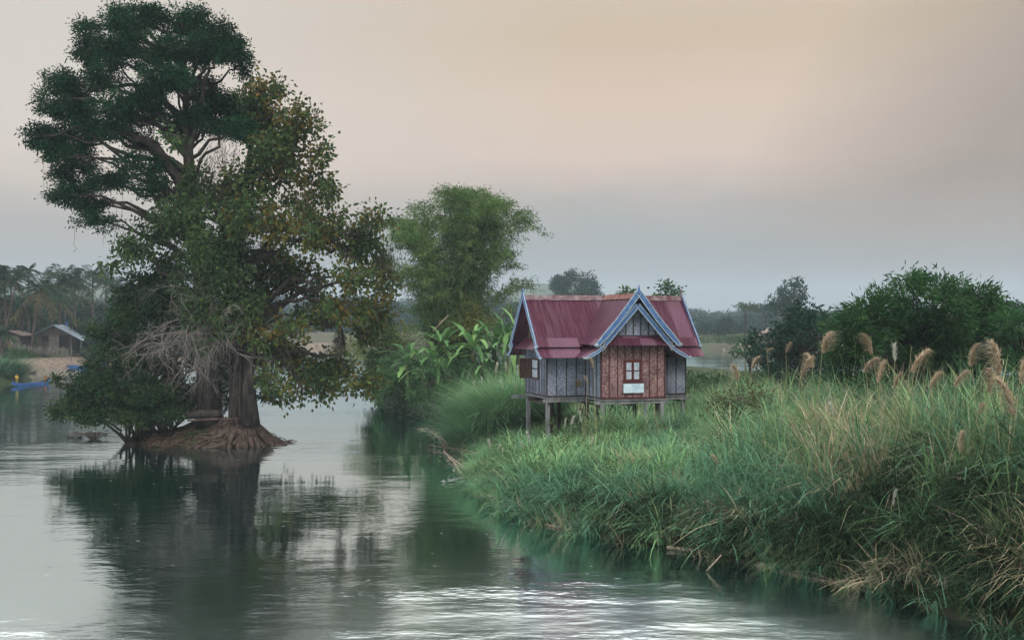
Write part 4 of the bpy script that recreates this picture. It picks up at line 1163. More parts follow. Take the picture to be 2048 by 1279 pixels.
M['stalk'] = rough_mat('stalk', (.20, .20, .10), (.34, .30, .17), 3, .8, bump=0)
PLUMES = [
    (1647, 686, 'tan', 1.5, 'tall tan reed plume highest against the dark round tree', 4.2), (1608, 722, 'tan', 1.1, 'tan plume just below and left of the highest plume by the round tree', 3.6),
    (1626, 722, 'tan', 1.2, 'broad tan plume directly under the highest plume by the round tree', 3.4), (1572, 700, 'tan', .9, 'small lone tan plume in front of the dark round tree', 3.6),
    (1533, 705, 'tan', .7, 'smallest brown plume before the left edge of the round tree', 3.4), (1505, 728, 'tan', 1.15, 'fluffy pale tan plume where the grass meets the far water', 3.2),
    (1476, 752, 'tan', 1.1, 'loose pinkish tan plume with water behind it', 3.0), (1602, 748, 'tan', 1.0, 'low tan plume under the twin plumes by the round tree', 3.0),
    (1741, 690, 'tan', 1.35, 'upright tan plume before the left half of the broad willow tree', 4.0), (1727, 728, 'tan', 1.2, 'tan plume stacked under the upright plume before the willow tree', 3.4),
    (1756, 748, 'tan', 1.15, 'tan plume bending right below the upright plume of the willow tree', 3.2), (1823, 712, 'tan', 1.7, 'big coppery plume before the middle of the broad willow tree', 3.8),
    (1859, 752, 'tan', 1.3, 'wide brown plume low in the grass right of the coppery plume', 3.2), (1790, 760, 'tan', 1.0, 'short sandy plume low in the grass left of the coppery plume', 3.0),
    (1941, 712, 'tan', 1.15, 'narrow nodding plume below the right edge of the willow tree', 3.8), (1996, 720, 'tan', 1.55, 'large swept tan plume before the round bush at the edge', 3.8),
    (1908, 754, 'tan', 1.1, 'pale tan plume in the grass below the nodding plume', 3.2), (2027, 788, 'tan', 1.7, 'bushy sandy plume low at the edge of the bank', 3.2),
    (1978, 764, 'tan', 1.1, 'thin brown plume under the large swept plume', 3.2), (2043, 746, 'tan', 1.1, 'dark tan plume cut by the picture edge', 3.4),
    (1958, 806, 'tan', .8, 'small upright sandy plume left of the bushy plume at the edge', 2.8), (1920, 874, 'tan', 1.0, 'hanging brown plume half way down the grassy bank', 2.6),
    (1437, 912, 'tan', .65, 'round beige plume alone in the middle of the grassy slope', 1.7), (1697, 911, 'tan', .5, 'tiny beige plume in the straw coloured grass', 2.0),
    (1790, 716, 'white', 1.3, 'white pointed plume beside the big coppery plume', 3.8), (1447, 714, 'white', 1.1, 'slim white plume before the distant right bank', 3.2),
    (1487, 706, 'white', 1.0, 'slim white plume standing out of the far water', 3.4), (1302, 752, 'tan', .6, 'tan hooked plume before the red wall right of its window', 2.8, 52.5),
    (1187, 722, 'tan', .8, 'straw plume under the eave at the inner wall corner', 3.4, 54.5), (1175, 756, 'tan', .55, 'small straw plume at the dark wall corner below the eave plume', 2.8, 54.5),
    (1059, 876, 'white', 1.1, 'white plume at the foot of the two left house posts', 1.2), (1129, 846, 'white', .85, 'shorter white plume left of a pair under the house floor', 1.4),
    (1142, 838, 'white', 1.2, 'taller white plume of the pair under the house floor', 1.6), (1163, 834, 'white', 1.2, 'thick white plume under the inner wall corner of the house', 1.6),
    (1183, 880, 'white', .8, 'small white plume low in the grass before the house posts', 1.2), (1046, 888, 'white', .7, 'tiny white plume left of the foot of the corner post', 1.2),
    (981, 888, 'white', 1.0, 'leftmost white plume at the grassy tip by the water', 1.3), (996, 896, 'white', 1.0, 'white plume second from the left at the grassy tip', 1.2), (1005, 905, 'white', .8, 'short white plume third from the left at the grassy tip', 1.0),
    (991, 735, 'white', 1.5, 'white plume above the pale tussock below the banana leaves', 4.4, 68.2), (1013, 735, 'white', 1.2, 'white plume above the pale tussock nearest the roof foot', 4.4, 68.5),
    (1035, 743, 'white', 1.3, 'fluffy white plume beside the brown window shutter', 4.2, 67.5), (1006, 766, 'white', 1.2, 'white plume on the face of the pale tussock', 3.6, 67.2), (965, 763, 'white', 1.1, 'white plume leaning over the left shoulder of the tussock', 3.6, 68.4),
    (947, 768, 'white', 1.1, 'white plume farthest left before the dark bushes', 3.2, 68.6), (1786, 995, 'white', 1.0, 'single white plume in the dark lower bank', 2.2), (1668, 818, 'white', 1.0, 'white plume in the long grass below the tan plumes', 2.6)]
for q in PLUMES:
    plume(q[0], q[1], q[2], q[3], q[4], q[5] if len(q) > 5 else 3.0, q[6] if len(q) > 6 else None)

# ------------------------------------------------------------------ bushes and trees of the island


def bush(name, lst, Y, spread, pal, label, cat, L, W, dens, kd, sub, seed, droop=.2, out=.6, base_px=None, sx=1.0, ox=0, oy=0, rdep=1.0, trunk=.16, group=None, zb=None, up=.6, cut=True, flat_=.65, tr=.018):
    rg = np.random.default_rng(seed)
    cl = px_clumps(lst, Y, spread, rg, rdep, sx, ox, oy)
    bp_ = base_px if base_px is not None else np.mean([c[0] for c, r in cl]) / Y * F + 1024
    x = X_(bp_, Y); z = gz(x, Y) if zb is None else zb
    o = thing(name, (x, Y, z), label, cat, group)
    lv = MB(); tw = MB(); tb = MB()
    foliage(lv, rg, cl, L, W, pal, dens, kd, sub, droop, out, tw, tr, upn=up, tw_keep=.5, flat_=flat_)
    top = max(c[2] for c, r in cl)
    hgt = top - z
    if trunk:
        tp = [np.array([x, Y, z - .2]), np.array([x + rg.normal() * .1, Y, z + hgt * .25]), np.array([x + rg.normal() * .2, Y + rg.normal() * .1, z + hgt * .5])]
        tb.tube(tp, [trunk * 1.4, trunk, trunk * .7], 8, wob=.05, rng=rg)
        for c, r in cl:
            st = tp[1] if c[2] < z + hgt * .6 else tp[2]
            limb(tb, rg, st, c, trunk * .5, trunk * .15, .08, 6, 5, .08)
        tb.build('trunk', M['bark'], o, smooth=True)
    lv.merge(tw, 1).build('crown', [M['leaf'], M['twig']], o)
    return o


Z6 = 668 / 2048
willow = [(1330, 150, 80, 50), (1390, 200, 60, 70), (1310, 200, 60, 60), (1190, 260, 60, 45), (1110, 310, 90, 50), (1030, 360, 80, 60), (1250, 330, 110, 70), (1400, 330, 110, 80), (1520, 190, 50, 45), (1560, 260, 90, 70), (1650, 170, 55, 45), (1640, 260, 90, 70), (1770, 240, 90, 55), (1820, 310, 80, 60), (1740, 340, 110, 70), (1600, 380, 120, 80), (1460, 440, 120, 80), (1300, 440, 120, 80), (1120, 430, 120, 80), (980, 450, 90, 70), (940, 560, 100, 80), (1080, 560, 110, 80), (1240, 560, 120, 80), (1420, 560, 120, 80), (1560, 520, 110, 80), (1700, 450, 90, 70), (1640, 600, 110, 80), (1480, 680, 130, 80), (1300, 680, 120, 80), (1120, 680, 120, 80), (960, 680, 90, 80), (1600, 700, 120, 70), (1750, 640, 80, 70), (1350, 780, 150, 60), (1100, 790, 150, 60), (1560, 790, 150, 60), (1850, 320, 40, 45)]
bush('willow_tree', willow, 54, 3.2, WILLOW, 'broad dark green tree with narrow leaves behind the tan plumes', 'tree', .34, .08, 190, 15, (.35, .7), 71, droop=.05, out=.9, base_px=1840, sx=Z6, ox=1380, oy=514, trunk=.2, up=.2)
edge = [(1900, 520, 90, 60), (1960, 450, 90, 60), (2020, 420, 80, 50), (2080, 470, 90, 70), (1990, 560, 110, 70), (2090, 600, 110, 80), (1930, 640, 90, 70), (2050, 700, 120, 70), (2180, 520, 110, 90)]
bush('round_bush', edge, 52, 2, WILLOW, 'rounded green bush at the picture edge beside the broad willow tree', 'bush', .30, .075, 150, 11, (.35, .65), 72, droop=.05, out=.9, base_px=2035, sx=Z6, ox=1380, oy=500, up=.2)
rnd = [(720, 370, 70, 40), (640, 430, 90, 50), (780, 400, 80, 55), (850, 440, 60, 55), (560, 490, 70, 50), (680, 500, 110, 60), (800, 520, 110, 70), (480, 560, 90, 60), (600, 580, 110, 70), (740, 620, 120, 70), (860, 590, 80, 80), (430, 610, 70, 50), (520, 660, 110, 70), (660, 700, 120, 70), (800, 720, 110, 70), (560, 760, 110, 60), (700, 800, 110, 50)]
bush('round_tree', rnd, 80, 3, [(.014, .040, .026), (.020, .050, .030), (.012, .034, .022)], 'rounded blue green tree before the far river at the right', 'tree', .34, .16, 80, 7, (.4, .8), 73, base_px=1600, sx=Z6, ox=1380, oy=500, trunk=.25)
bush('round_bush', [(350, 570, 60, 35), (310, 600, 60, 35), (400, 560, 40, 25), (380, 620, 70, 40)], 88, 1.5, [(.03, .075, .04), (.045, .095, .05)], 'light green bush between the far water and the round tree', 'bush', .34, .15, 70, 7, (.4, .8), 74, base_px=1500, sx=Z6, ox=1380, oy=500)
bush('brown_bush', [(1480, 800, 38, 30), (1440, 815, 30, 22), (1510, 790, 30, 25), (1530, 820, 28, 24), (1470, 830, 40, 22)], 50, 1.2, [(.035, .05, .02), (.055, .06, .025), (.06, .05, .028)], 'scrubby brownish bush in the grass right of the house', 'bush', .20, .06, 130, 13, (.25, .5), 75, base_px=1480, trunk=.07)
# bushes low on the near bank
FERN = [(.020, .045, .022), (.030, .058, .026), (.040, .062, .024), (.018, .038, .022)]
bush('feathery_shrub', [(2010, 1090, 45, 40), (1985, 1150, 45, 40), (2030, 1170, 45, 45), (1990, 1210, 40, 30), (2040, 1110, 40, 40), (1960, 1190, 35, 30), (2045, 1225, 40, 30), (2050, 1060, 30, 35)], 29.3, .5, [(.035, .075, .04), (.045, .09, .045), (.025, .055, .03)], 'narrow leaved shrub at the lower corner of the bank', 'shrub', .16, .026, 420, 30, (.18, .36), 76, droop=-.1, out=1.0, base_px=2035, trunk=.05, rdep=.8)
bush('feathery_shrub', [(1712, 1110, 20, 30), (1720, 1140, 26, 22), (1700, 1160, 28, 14), (1735, 1165, 30, 14)], 33.3, .3, [(.06, .10, .075), (.075, .12, .09)], 'pale grey green shrub hanging at the water over the drift pole', 'shrub', .15, .022, 420, 30, (.15, .3), 77, droop=-.2, out=.9, base_px=1722, trunk=.04, rdep=.7)
for (px, py, lb, sd) in [(1600, 1060, 'dark ferny shrub low on the bank above the middle of the drift pole', 81), (1810, 1130, 'dark ferny shrub low on the bank right of the pale grey shrub', 82), (1890, 1040, 'dark ferny shrub half way up the right bank', 83), (1760, 1030, 'olive ferny shrub above the pale grey shrub', 84), (1970, 960, 'dark shrub under the bushy sandy plume on the right bank', 85), (1290, 1045, 'dark ferny shrub at the waterline left of the drift pole', 86), (1900, 1180, 'dark trailing shrub touching the water near the lower corner', 87), (1480, 1085, 'small ferny shrub at the waterline by the left end of the drift pole', 88), (2030, 880, 'dark bush at the picture edge below the bushy sandy plume', 89), (1840, 930, 'olive weed bush in the upper right bank', 90)]:
    # depth from the shoreline below it
    yy = None
    for y in np.arange(26, 60, .25):
        x = X_(px, y)
        z = P(px, py + 30, y)[2]
        if float(sdist(np.array([x]), np.array([y]), ISLAND)[0]) > .15 and z < gz(x, y) + .8:
            yy = y; break
    yy = yy or 34
    k = 1.0
    bush('ferny_shrub', [(px + a * 50, py + b * 30, 42, 26) for a, b in np.random.default_rng(sd).uniform(-1, 1, (6, 2))], yy, .5, FERN, lb, 'shrub', .17, .030, 330, 24, (.18, .4), sd, droop=.0, out=.8, base_px=px, trunk=.04, rdep=.7, group='ferny shrubs on the lower bank', flat_=.4)

# bank behind: bushes, bananas, bamboo
B_ = [('dark_bush', [(770, 780, 26, 40), (800, 740, 40, 36), (790, 790, 34, 34), (830, 770, 40, 40)], 97, [(.06, .125, .05), (.08, .155, .06), (.042, .092, .04)], 'dark bush at the water under the drooping banana leaves', 91),
      ('dark_bush', [(860, 770, 40, 40), (900, 750, 44, 44), (880, 800, 44, 30), (930, 790, 44, 40), (945, 760, 40, 40)], 91, [(.06, .13, .054), (.085, .165, .064), (.044, .098, .044)], 'dark bush below the right banana plants', 92),
      ('low_bush', [(800, 812, 24, 18), (815, 800, 20, 20), (785, 805, 18, 16)], 93.5, [(.05, .07, .045), (.035, .055, .035)], 'small grey green bush standing in the water at the bank', 93),
      ('low_bush', [(870, 815, 36, 16), (905, 820, 30, 14), (845, 812, 26, 14)], 90.5, [(.045, .06, .045), (.03, .045, .032)], 'low grey bush along the waterline below the dark bushes', 94),
      ('lime_shrub', [(755, 690, 44, 36), (795, 680, 44, 36), (735, 735, 34, 36), (775, 740, 44, 34), (718, 695, 30, 28), (765, 655, 34, 24), (815, 700, 36, 34)], 105, [(.13, .18, .05), (.10, .15, .042), (.17, .20, .06)], 'yellow green shrub at the left end of the banana bank', 95),
      ('lime_shrub', [(935, 640, 36, 26), (960, 655, 34, 24), (915, 660, 28, 22), (945, 615, 24, 16)], 95, [(.14, .16, .045), (.11, .14, .04), (.16, .18, .06)], 'yellow green young bamboo shrub below the bamboo clump', 96),
      ('dark_bush', [(760, 745, 24, 50), (745, 770, 16, 30), (770, 700, 30, 30)], 103, OLIVE, 'olive bush at the left end of the bank over bright water', 97)]
for nm, lst, Y, pal, lb, sd in B_:
    bush(nm, lst, Y, 1.6, pal, lb, 'bush' if 'shrub' not in nm else 'shrub', .34, .09 if nm == 'lime_shrub' else .15, 75, 7, (.35, .75), sd, group='bushes of the banana bank', trunk=.1)

# bamboo
rg = np.random.default_rng(100)
bx0, by0 = X_(905, 97), 97.5
bam = thing('bamboo_clump', (bx0, by0, gz(bx0, by0)), 'tall bamboo clump arching over the bank behind the banana plants', 'bamboo')
cu = MB(); lv = MB(); pal = np.array(BAMB)
for k in range(95):
    tx = rg.choice([rg.normal(930, 62), rg.normal(832, 26), rg.normal(1000, 34)], p=[.46, .26, .28])
    ty = 368 + abs(tx - 925) * .55 + abs(rg.normal()) * 95
    tx = float(np.clip(tx, 788, 1046))
    Y = 97.5 + rg.normal() * 2.4
    b0 = np.array([bx0 + rg.normal() * 1.0, by0 + rg.normal() * .9, 1.2])
    tip = P(tx, ty, Y); n = 9
    t = np.linspace(0, 1, n)
    pts = np.stack([b0[0] + (tip[0] - b0[0]) * t ** 1.7, b0[1] + (tip[1] - b0[1]) * t ** 1.5, b0[2] + (tip[2] - b0[2]) * (1 - (1 - t) ** 1.25)], 1)
    dro = np.sign(tip[0] - b0[0]) * rg.uniform(.3, 1.4)
    pts = np.concatenate([pts, [pts[-1] + np.array([dro * .5, 0, .15])], [pts[-1] + np.array([dro, rg.normal() * .3, -.35])]])
    cu.tube(pts, np.linspace(.055, .012, len(pts)), 5)
    m_ = 44
    tt = rg.uniform(.16, 1.0, m_) ** .85 * (len(pts) - 1.01)
    for q in tt:
        i0 = int(q); p = pts[i0] + (pts[i0 + 1] - pts[i0]) * (q - i0)
        a = rg.uniform(0, 6.28); l = rg.uniform(.4, 1.8)
        tipb = p + np.array([math.cos(a) * l, math.sin(a) * l, rg.uniform(-.15, .35)])
        nl = 19; s_ = rg.random(nl)[:, None]
        c_ = p + (tipb - p) * (.25 + .85 * s_) + rg.normal(size=(nl, 3)) * .16
        ax = nrm(tipb - p) * .6 + rg.normal(size=(nl, 3)) * .6 + np.array([0, 0, -.55])
        cc = pal[rg.integers(len(pal))] * rg.uniform(.7, 1.2) * rg.uniform(.75, 1.3, (nl, 1))
        lv.leaves(c_, ax, rg.uniform(.25, .5, nl), .07, cc, rg, up=.3)
cu.build('culms', M['culm'], bam); lv.build('foliage', M['leaf'], bam)
mb = MB(); mb.tube([P(866, 662, 88), P(882, 645, 88), P(898, 630, 88.5)], [.05, .05, .04], 5); mb.build('broken_culm', M['drift'], bam)


# bananas
def banana_leaf(rng, L, W):
    n = 11; t = np.linspace(0, 1, n)
    arch = rng.uniform(.35, .9)
    x = L * (t - .12 * arch * t ** 2); z = L * (.55 * t - arch * t ** 2.2)
    w = W * np.sin(np.pi * np.clip(t * .92 + .06, 0, 1)) ** .6 * (t > .08) + .03
    mb_v = []; cols = []
    for i in range(n):
        tear = 1 - (rng.random() < .6) * rng.uniform(.1, .6); tear2 = 1 - (rng.random() < .6) * rng.uniform(.1, .5)
        for s in (-1, 0, 1):
            mb_v.append((x[i] + (.10 * L / n if s else 0), s * w[i] * .5 * (tear if s < 0 else tear2), z[i] + abs(s) * w[i] * .16 - (abs(s) * w[i] * .1 if tear < .9 else 0)))
    f = []
    for i in range(n - 1):
        for k in range(2):
            f.append((i * 3 + k, i * 3 + k + 1, (i + 1) * 3 + k + 1, (i + 1) * 3 + k))
    return np.array(mb_v), np.array(f)


M['banana_stem'] = rough_mat('banana_stem', (.07, .09, .03), (.16, .17, .08), 2, .6, (3, 3, .5), 0)
BAN = [(872, 722, 88, 3.3, 'banana plant with wide drooping leaves farthest left on the bank', 10), (845, 735, 90, 2.6, 'smaller banana plant tucked behind the leftmost drooping leaves', 8), (905, 735, 87, 2.6, 'low banana plant between the two tall groups of leaves', 8),
       (945, 700, 84, 3.4, 'tall banana plant with a leaf pointing left towards the bamboo', 10), (965, 715, 81, 2.8, 'banana plant with a bright yellow green upright leaf', 9), (990, 695, 82, 3.0, 'banana plant second from the roof corner', 9), (1015, 690, 80, 3.0, 'banana plant closest to the left roof corner', 9), (1035, 665, 86, 2.8, 'banana plant half hidden behind the left gable of the house', 8),
       (815, 730, 95, 2.8, 'shaded banana plant at the left edge of the bank', 8), (975, 745, 86, 2.6, 'low banana plant above the left shoulder of the pale tussock', 8), (885, 690, 94, 2.8, 'banana plant with raised leaves under the bamboo stems', 9), (925, 760, 88, 2.4, 'short banana plant low among the dark bushes', 8)]
for q, (px, py, Y, L, lb, nl) in enumerate(BAN):
    Y = 92.5 + (q % 3) * .8 if px < 930 else 89.5 + (q % 3) * .7; L *= 1.15; nl += 7
    rg = np.random.default_rng(200 + q)
    c = P(px, py, Y); z = gz(c[0], Y)
    o = thing('banana_plant', (c[0], Y, z), lb, 'banana plant', 'banana plants on the bank')
    mb = MB(); mb.tube([(c[0], Y, z - .1), (c[0] + .08, Y, (z + c[2]) / 2), (c[0], Y, c[2])], [.2, .17, .1], 8); mb.build('stem', M['banana_stem'], o, smooth=True)
    for k in range(nl):
        a = 2 * np.pi * k / nl + rg.uniform(-.3, .3); el = rg.uniform(-.25, 1.15) if k % 3 else rg.uniform(.9, 1.35)
        v, f = banana_leaf(rg, L * rg.uniform(.7, 1.0), rg.uniform(.36, .58))
        ce, se = math.cos(el - .5), math.sin(el - .5)
        v = np.stack([v[:, 0] * ce - v[:, 2] * se, v[:, 1], v[:, 0] * se + v[:, 2] * ce], 1)
        v = np.stack([v[:, 0] * math.cos(a) - v[:, 1] * math.sin(a), v[:, 0] * math.sin(a) + v[:, 1] * math.cos(a), v[:, 2]], 1) + c
        base = np.array([(.13, .26, .09), (.10, .21, .085), (.08, .175, .07), (.16, .29, .10)])[rg.integers(4)]
        if (q in (4, 6) and k == 0) or (q == 0 and k == 3): base = np.array((.26, .34, .05))
        mb = MB(); mb.add(v, f, base * rg.uniform(.85, 1.15)); mb.build('leaf', M['leaf_gloss'], o, smooth=True)

# ------------------------------------------------------------------ village on the left bank
rg = np.random.default_rng(300)


def palm_mesh(seed, nf, fl, dens=34):
    r_ = np.random.default_rng(seed); lv = MB()
    for k in range(nf):
        a = r_.uniform(0, 6.28); el = r_.uniform(-.5, 1.35); L = fl * r_.uniform(.75, 1.1)
        n = 8; t = np.linspace(0, 1, n)
        hx_ = L * (np.cos(el) * t + .10 * t ** 2); hz_ = L * (np.sin(el) * t - (.30 + .25 * (el < .5)) * t ** 2.2)
        pts = np.stack([hx_ * np.cos(a), hx_ * np.sin(a), hz_], 1)
        col_ = np.array([(.020, .048, .030), (.030, .064, .036), (.016, .040, .028), (.045, .062, .030)])[r_.integers(4)]
        if el < -.2: col_ = np.array((.10, .085, .045))
        lv.tube(pts, np.linspace(.05, .015, n), 4, c=col_ * 1.2)
        q = np.repeat(r_.uniform(.08, 1, dens) * (n - 1.01), 2); i0 = q.astype(int)
        p = pts[i0] + (pts[i0 + 1] - pts[i0]) * (q - i0)[:, None]
        d = nrm(pts[i0 + 1] - pts[i0]); sd = nrm(np.cross(d, np.array([0, 0, 1.0]))); sg = np.tile([1, -1], dens)[:, None]
        ax = sd * sg * .8 + d * .6 + np.array([0, 0, -.45]) + r_.normal(size=(2 * dens, 3)) * .12
        lv.leaves(p, ax, .9 * fl / 4 * r_.uniform(.7, 1.1, 2 * dens), .09, col_ * r_.uniform(.75, 1.25, (2 * dens, 1)), r_)
    return lv


PALMS = {}
for nm, nf, fl, sd in (('a', 42, 4.9, 1), ('b', 36, 4.3, 2), ('c', 18, 2.0, 3)):
    o = palm_mesh(sd, nf, fl).build('crown', M['leaf']); PALMS[nm] = o.data; bpy.data.objects.remove(o)


def palm(px, py, Y, kd_, label, base_px=None, s=1.0, name='coconut_palm', tr=.16):
    c = P(px, py, Y); xb = X_(base_px if base_px is not None else px, Y); z = gz(xb, Y)
    o = thing(name, (xb, Y, z), label, 'palm', 'palms of the village')
    mb = MB(); t = np.linspace(0, 1, 8)
    pts = np.stack([xb + (c[0] - xb) * t ** 1.4, np.full(8, Y), z - .2 + (c[2] - z + .2) * t], 1)
    mb.tube(pts, np.linspace(tr * 1.5, tr, 8), 7); mb.build('trunk', M['root'], o, smooth=True)
    k = bpy.data.objects.new('crown', PALMS[kd_]); col.objects.link(k); k.parent = o
    k.location = (c[0] - xb, 0, c[2] - z); k.rotation_euler = (0, 0, rg.uniform(0, 6.28)); k.scale = (s, s, s)


palm(82, 578, 186, 'a', 'big coconut palm with drooping fronds beside the wooden hut', 62, 1.15)
palm(37, 548, 184, 'c', 'slender areca palm with a leaning pale trunk', 6, 1.0, 'areca_palm', .10)
palm(8, 562, 188, 'b', 'coconut palm farthest left, cut by the picture edge', 14, 1.05)
palm(22, 560, 200, 'b', 'coconut palm behind the slender leaning areca palm', 24, 1.0)
palm(57, 540, 205, 'c', 'small dark palm top just left of the big coconut palm', 58, 1.1)
palm(124, 566, 196, 'a', 'coconut palm behind the roof of the wooden hut', 118, 1.0)
palm(150, 560, 208, 'b', 'coconut palm second to the right of the big palm', 150, .9)
palm(185, 552, 222, 'b', 'hazy palm rising above the dark round village tree', 186, .9)
palm(212, 560, 240, 'a', 'faint palm half hidden beside the islet shrub', 212, .85)
palm(232, 575, 232, 'b', 'faint low palm touching the islet shrub', 230, .85)
palm(105, 585, 214, 'b', 'palm crown filling the gap behind the big palm', 104, .9)
palm(45, 620, 192, 'b', 'low young palm in front of the leaning areca trunk', 46, .85)
palm(5, 668, 172, 'c', 'short palm with yellowing fronds at the picture edge', 4, 1.4)
palm(-12, 600, 190, 'a', 'palm whose fronds enter from the picture edge', -14, 1.0)


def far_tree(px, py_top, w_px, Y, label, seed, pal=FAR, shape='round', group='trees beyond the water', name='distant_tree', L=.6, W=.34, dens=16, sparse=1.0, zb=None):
    rg = np.random.default_rng(seed)
    x = X_(px, Y); z = gz(x, Y) if zb is None else zb; top = P(px, py_top, Y)[2]; hw = w_px * .5 * Y / F; H = top - z
    o = thing(name, (x, Y, z), label, 'tree', group)
    lv = MB(); tb = MB(); cl = []
    if shape == 'round':
        for k in range(16):
            d = ball(rg, 1)[0]; cl.append((np.array([x, Y, z + H * .60]) + d * np.array([hw * .68, hw * .6, H * .28]), np.array([hw * .40, hw * .4, H * .13])))
    elif shape == 'umbrella':
        for k in range(12):
            a = rg.uniform(0, 6.28); r_ = hw * .8 * math.sqrt(rg.random()); cl.append((np.array([x + math.cos(a) * r_, Y + math.sin(a) * r_, top - H * .10 - H * .12 * (r_ / hw) ** 2]), np.array([hw * .32, hw * .32, H * .075])))
    elif shape == 'tall':
        for k in range(30):
            a = rg.uniform(0, 6.28); q = rg.random(); r_ = hw * .9 * math.sqrt(rg.random()) * (.55 + .45 * q); cl.append((np.array([x + math.cos(a) * r_, Y + math.sin(a) * r_, z + H * (.52 + .46 * q) - abs(r_) * .3]), np.array([hw * .15, hw * .15, H * .04])))
        for k in range(6):
            cl.append((np.array([x + rg.normal() * hw * .2, Y, z + H * rg.uniform(.2, .45)]), np.array([hw * .25, hw * .25, H * .08])))
    else:  # mass down to the ground
        for k in range(22):
            d = ball(rg, 1)[0]; d[2] = abs(d[2]); cl.append((np.array([x, Y, z + H * .12]) + d * np.array([hw * .8, hw * .7, H * .74]) * rg.uniform(.5, 1), np.array([hw * .34, hw * .34, H * .14])))
    foliage(lv, rg, cl, L, W, pal, dens, 3.2 * sparse, (.6, 1.2), .2, .5, None, .03)
    tp = np.array([[x, Y, z - .2], [x + hw * .03, Y, z + H * .3], [x - hw * .02, Y, z + H * .55], [x, Y, z + H * .8]])
    tb.tube(tp, [H * .022, H * .017, H * .012, H * .005], 6)
    for c, r in cl:
        if c[2] > z + H * .3: limb(tb, rg, tp[1] + (tp[2] - tp[1]) * rg.random(), c, H * .008, H * .002, .05, 5, 4, .06)
    tb.build('trunk', M['bark'], o, smooth=True); lv.build('crown', M['leaf'], o)
    return o


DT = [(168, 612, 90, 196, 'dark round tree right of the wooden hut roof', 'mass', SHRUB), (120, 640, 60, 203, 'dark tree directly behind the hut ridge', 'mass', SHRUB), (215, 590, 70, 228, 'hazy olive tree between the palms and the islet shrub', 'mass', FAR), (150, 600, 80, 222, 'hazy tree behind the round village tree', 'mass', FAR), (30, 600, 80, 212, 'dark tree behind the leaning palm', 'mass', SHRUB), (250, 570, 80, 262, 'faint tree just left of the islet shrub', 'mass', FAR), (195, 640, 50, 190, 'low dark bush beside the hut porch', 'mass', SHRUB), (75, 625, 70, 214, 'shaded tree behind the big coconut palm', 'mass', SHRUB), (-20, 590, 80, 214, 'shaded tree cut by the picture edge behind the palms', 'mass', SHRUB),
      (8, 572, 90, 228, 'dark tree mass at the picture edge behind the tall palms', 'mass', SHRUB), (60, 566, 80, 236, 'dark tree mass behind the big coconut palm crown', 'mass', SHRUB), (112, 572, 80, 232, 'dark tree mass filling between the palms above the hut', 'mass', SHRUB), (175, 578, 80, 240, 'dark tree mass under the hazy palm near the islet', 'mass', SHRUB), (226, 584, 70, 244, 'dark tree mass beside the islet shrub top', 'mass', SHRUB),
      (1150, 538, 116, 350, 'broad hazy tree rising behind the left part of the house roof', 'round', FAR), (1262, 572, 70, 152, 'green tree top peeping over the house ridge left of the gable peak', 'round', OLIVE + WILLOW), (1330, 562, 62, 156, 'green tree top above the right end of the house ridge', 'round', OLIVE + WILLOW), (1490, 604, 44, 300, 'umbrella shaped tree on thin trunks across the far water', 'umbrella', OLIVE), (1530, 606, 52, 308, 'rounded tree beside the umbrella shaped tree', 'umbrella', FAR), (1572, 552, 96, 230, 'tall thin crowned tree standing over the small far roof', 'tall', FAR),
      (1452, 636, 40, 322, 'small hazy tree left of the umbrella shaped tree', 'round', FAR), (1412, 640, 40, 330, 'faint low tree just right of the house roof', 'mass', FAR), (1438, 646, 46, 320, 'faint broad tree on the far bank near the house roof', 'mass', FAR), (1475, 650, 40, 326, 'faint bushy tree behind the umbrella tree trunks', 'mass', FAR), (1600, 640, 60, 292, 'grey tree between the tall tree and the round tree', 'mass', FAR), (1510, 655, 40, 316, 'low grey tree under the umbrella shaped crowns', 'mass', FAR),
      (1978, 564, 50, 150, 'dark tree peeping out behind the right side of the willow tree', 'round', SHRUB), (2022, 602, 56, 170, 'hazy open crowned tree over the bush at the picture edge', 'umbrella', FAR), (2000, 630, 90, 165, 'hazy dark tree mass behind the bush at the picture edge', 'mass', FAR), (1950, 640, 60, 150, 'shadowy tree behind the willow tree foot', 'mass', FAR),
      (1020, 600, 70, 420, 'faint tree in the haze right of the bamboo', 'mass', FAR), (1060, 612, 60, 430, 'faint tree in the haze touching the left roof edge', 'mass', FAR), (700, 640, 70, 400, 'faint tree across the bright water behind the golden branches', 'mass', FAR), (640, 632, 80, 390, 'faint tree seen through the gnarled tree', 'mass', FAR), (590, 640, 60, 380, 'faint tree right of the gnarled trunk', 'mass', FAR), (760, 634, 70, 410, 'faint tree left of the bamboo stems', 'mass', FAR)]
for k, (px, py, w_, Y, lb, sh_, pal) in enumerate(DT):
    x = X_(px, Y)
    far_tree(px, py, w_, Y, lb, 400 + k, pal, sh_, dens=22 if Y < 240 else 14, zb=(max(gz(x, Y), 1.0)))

# far woods as one hazy mass
rg = np.random.default_rng(500)
lv = MB()
cl = []
for k in range(560):
    x = rg.uniform(-520, 520); yb = 560 + rg.uniform(0, 300)
    if abs(x) / yb > .62: continue
    hgt = rg.uniform(11, 21) * (.42 if x > 50 else .9)
    if k % 2: yb = 385 + rg.uniform(0, 150); hgt *= .62
    if k % 2 and abs(x) > 240: continue
    cl.append((np.array([x, yb, gz(x, yb) + hgt * .42]), np.array([rg.uniform(5, 11), 6, hgt * .52])))
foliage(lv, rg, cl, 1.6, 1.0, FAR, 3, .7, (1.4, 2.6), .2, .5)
tag(lv.build('far_woods', M['leaf']), kind='stuff')
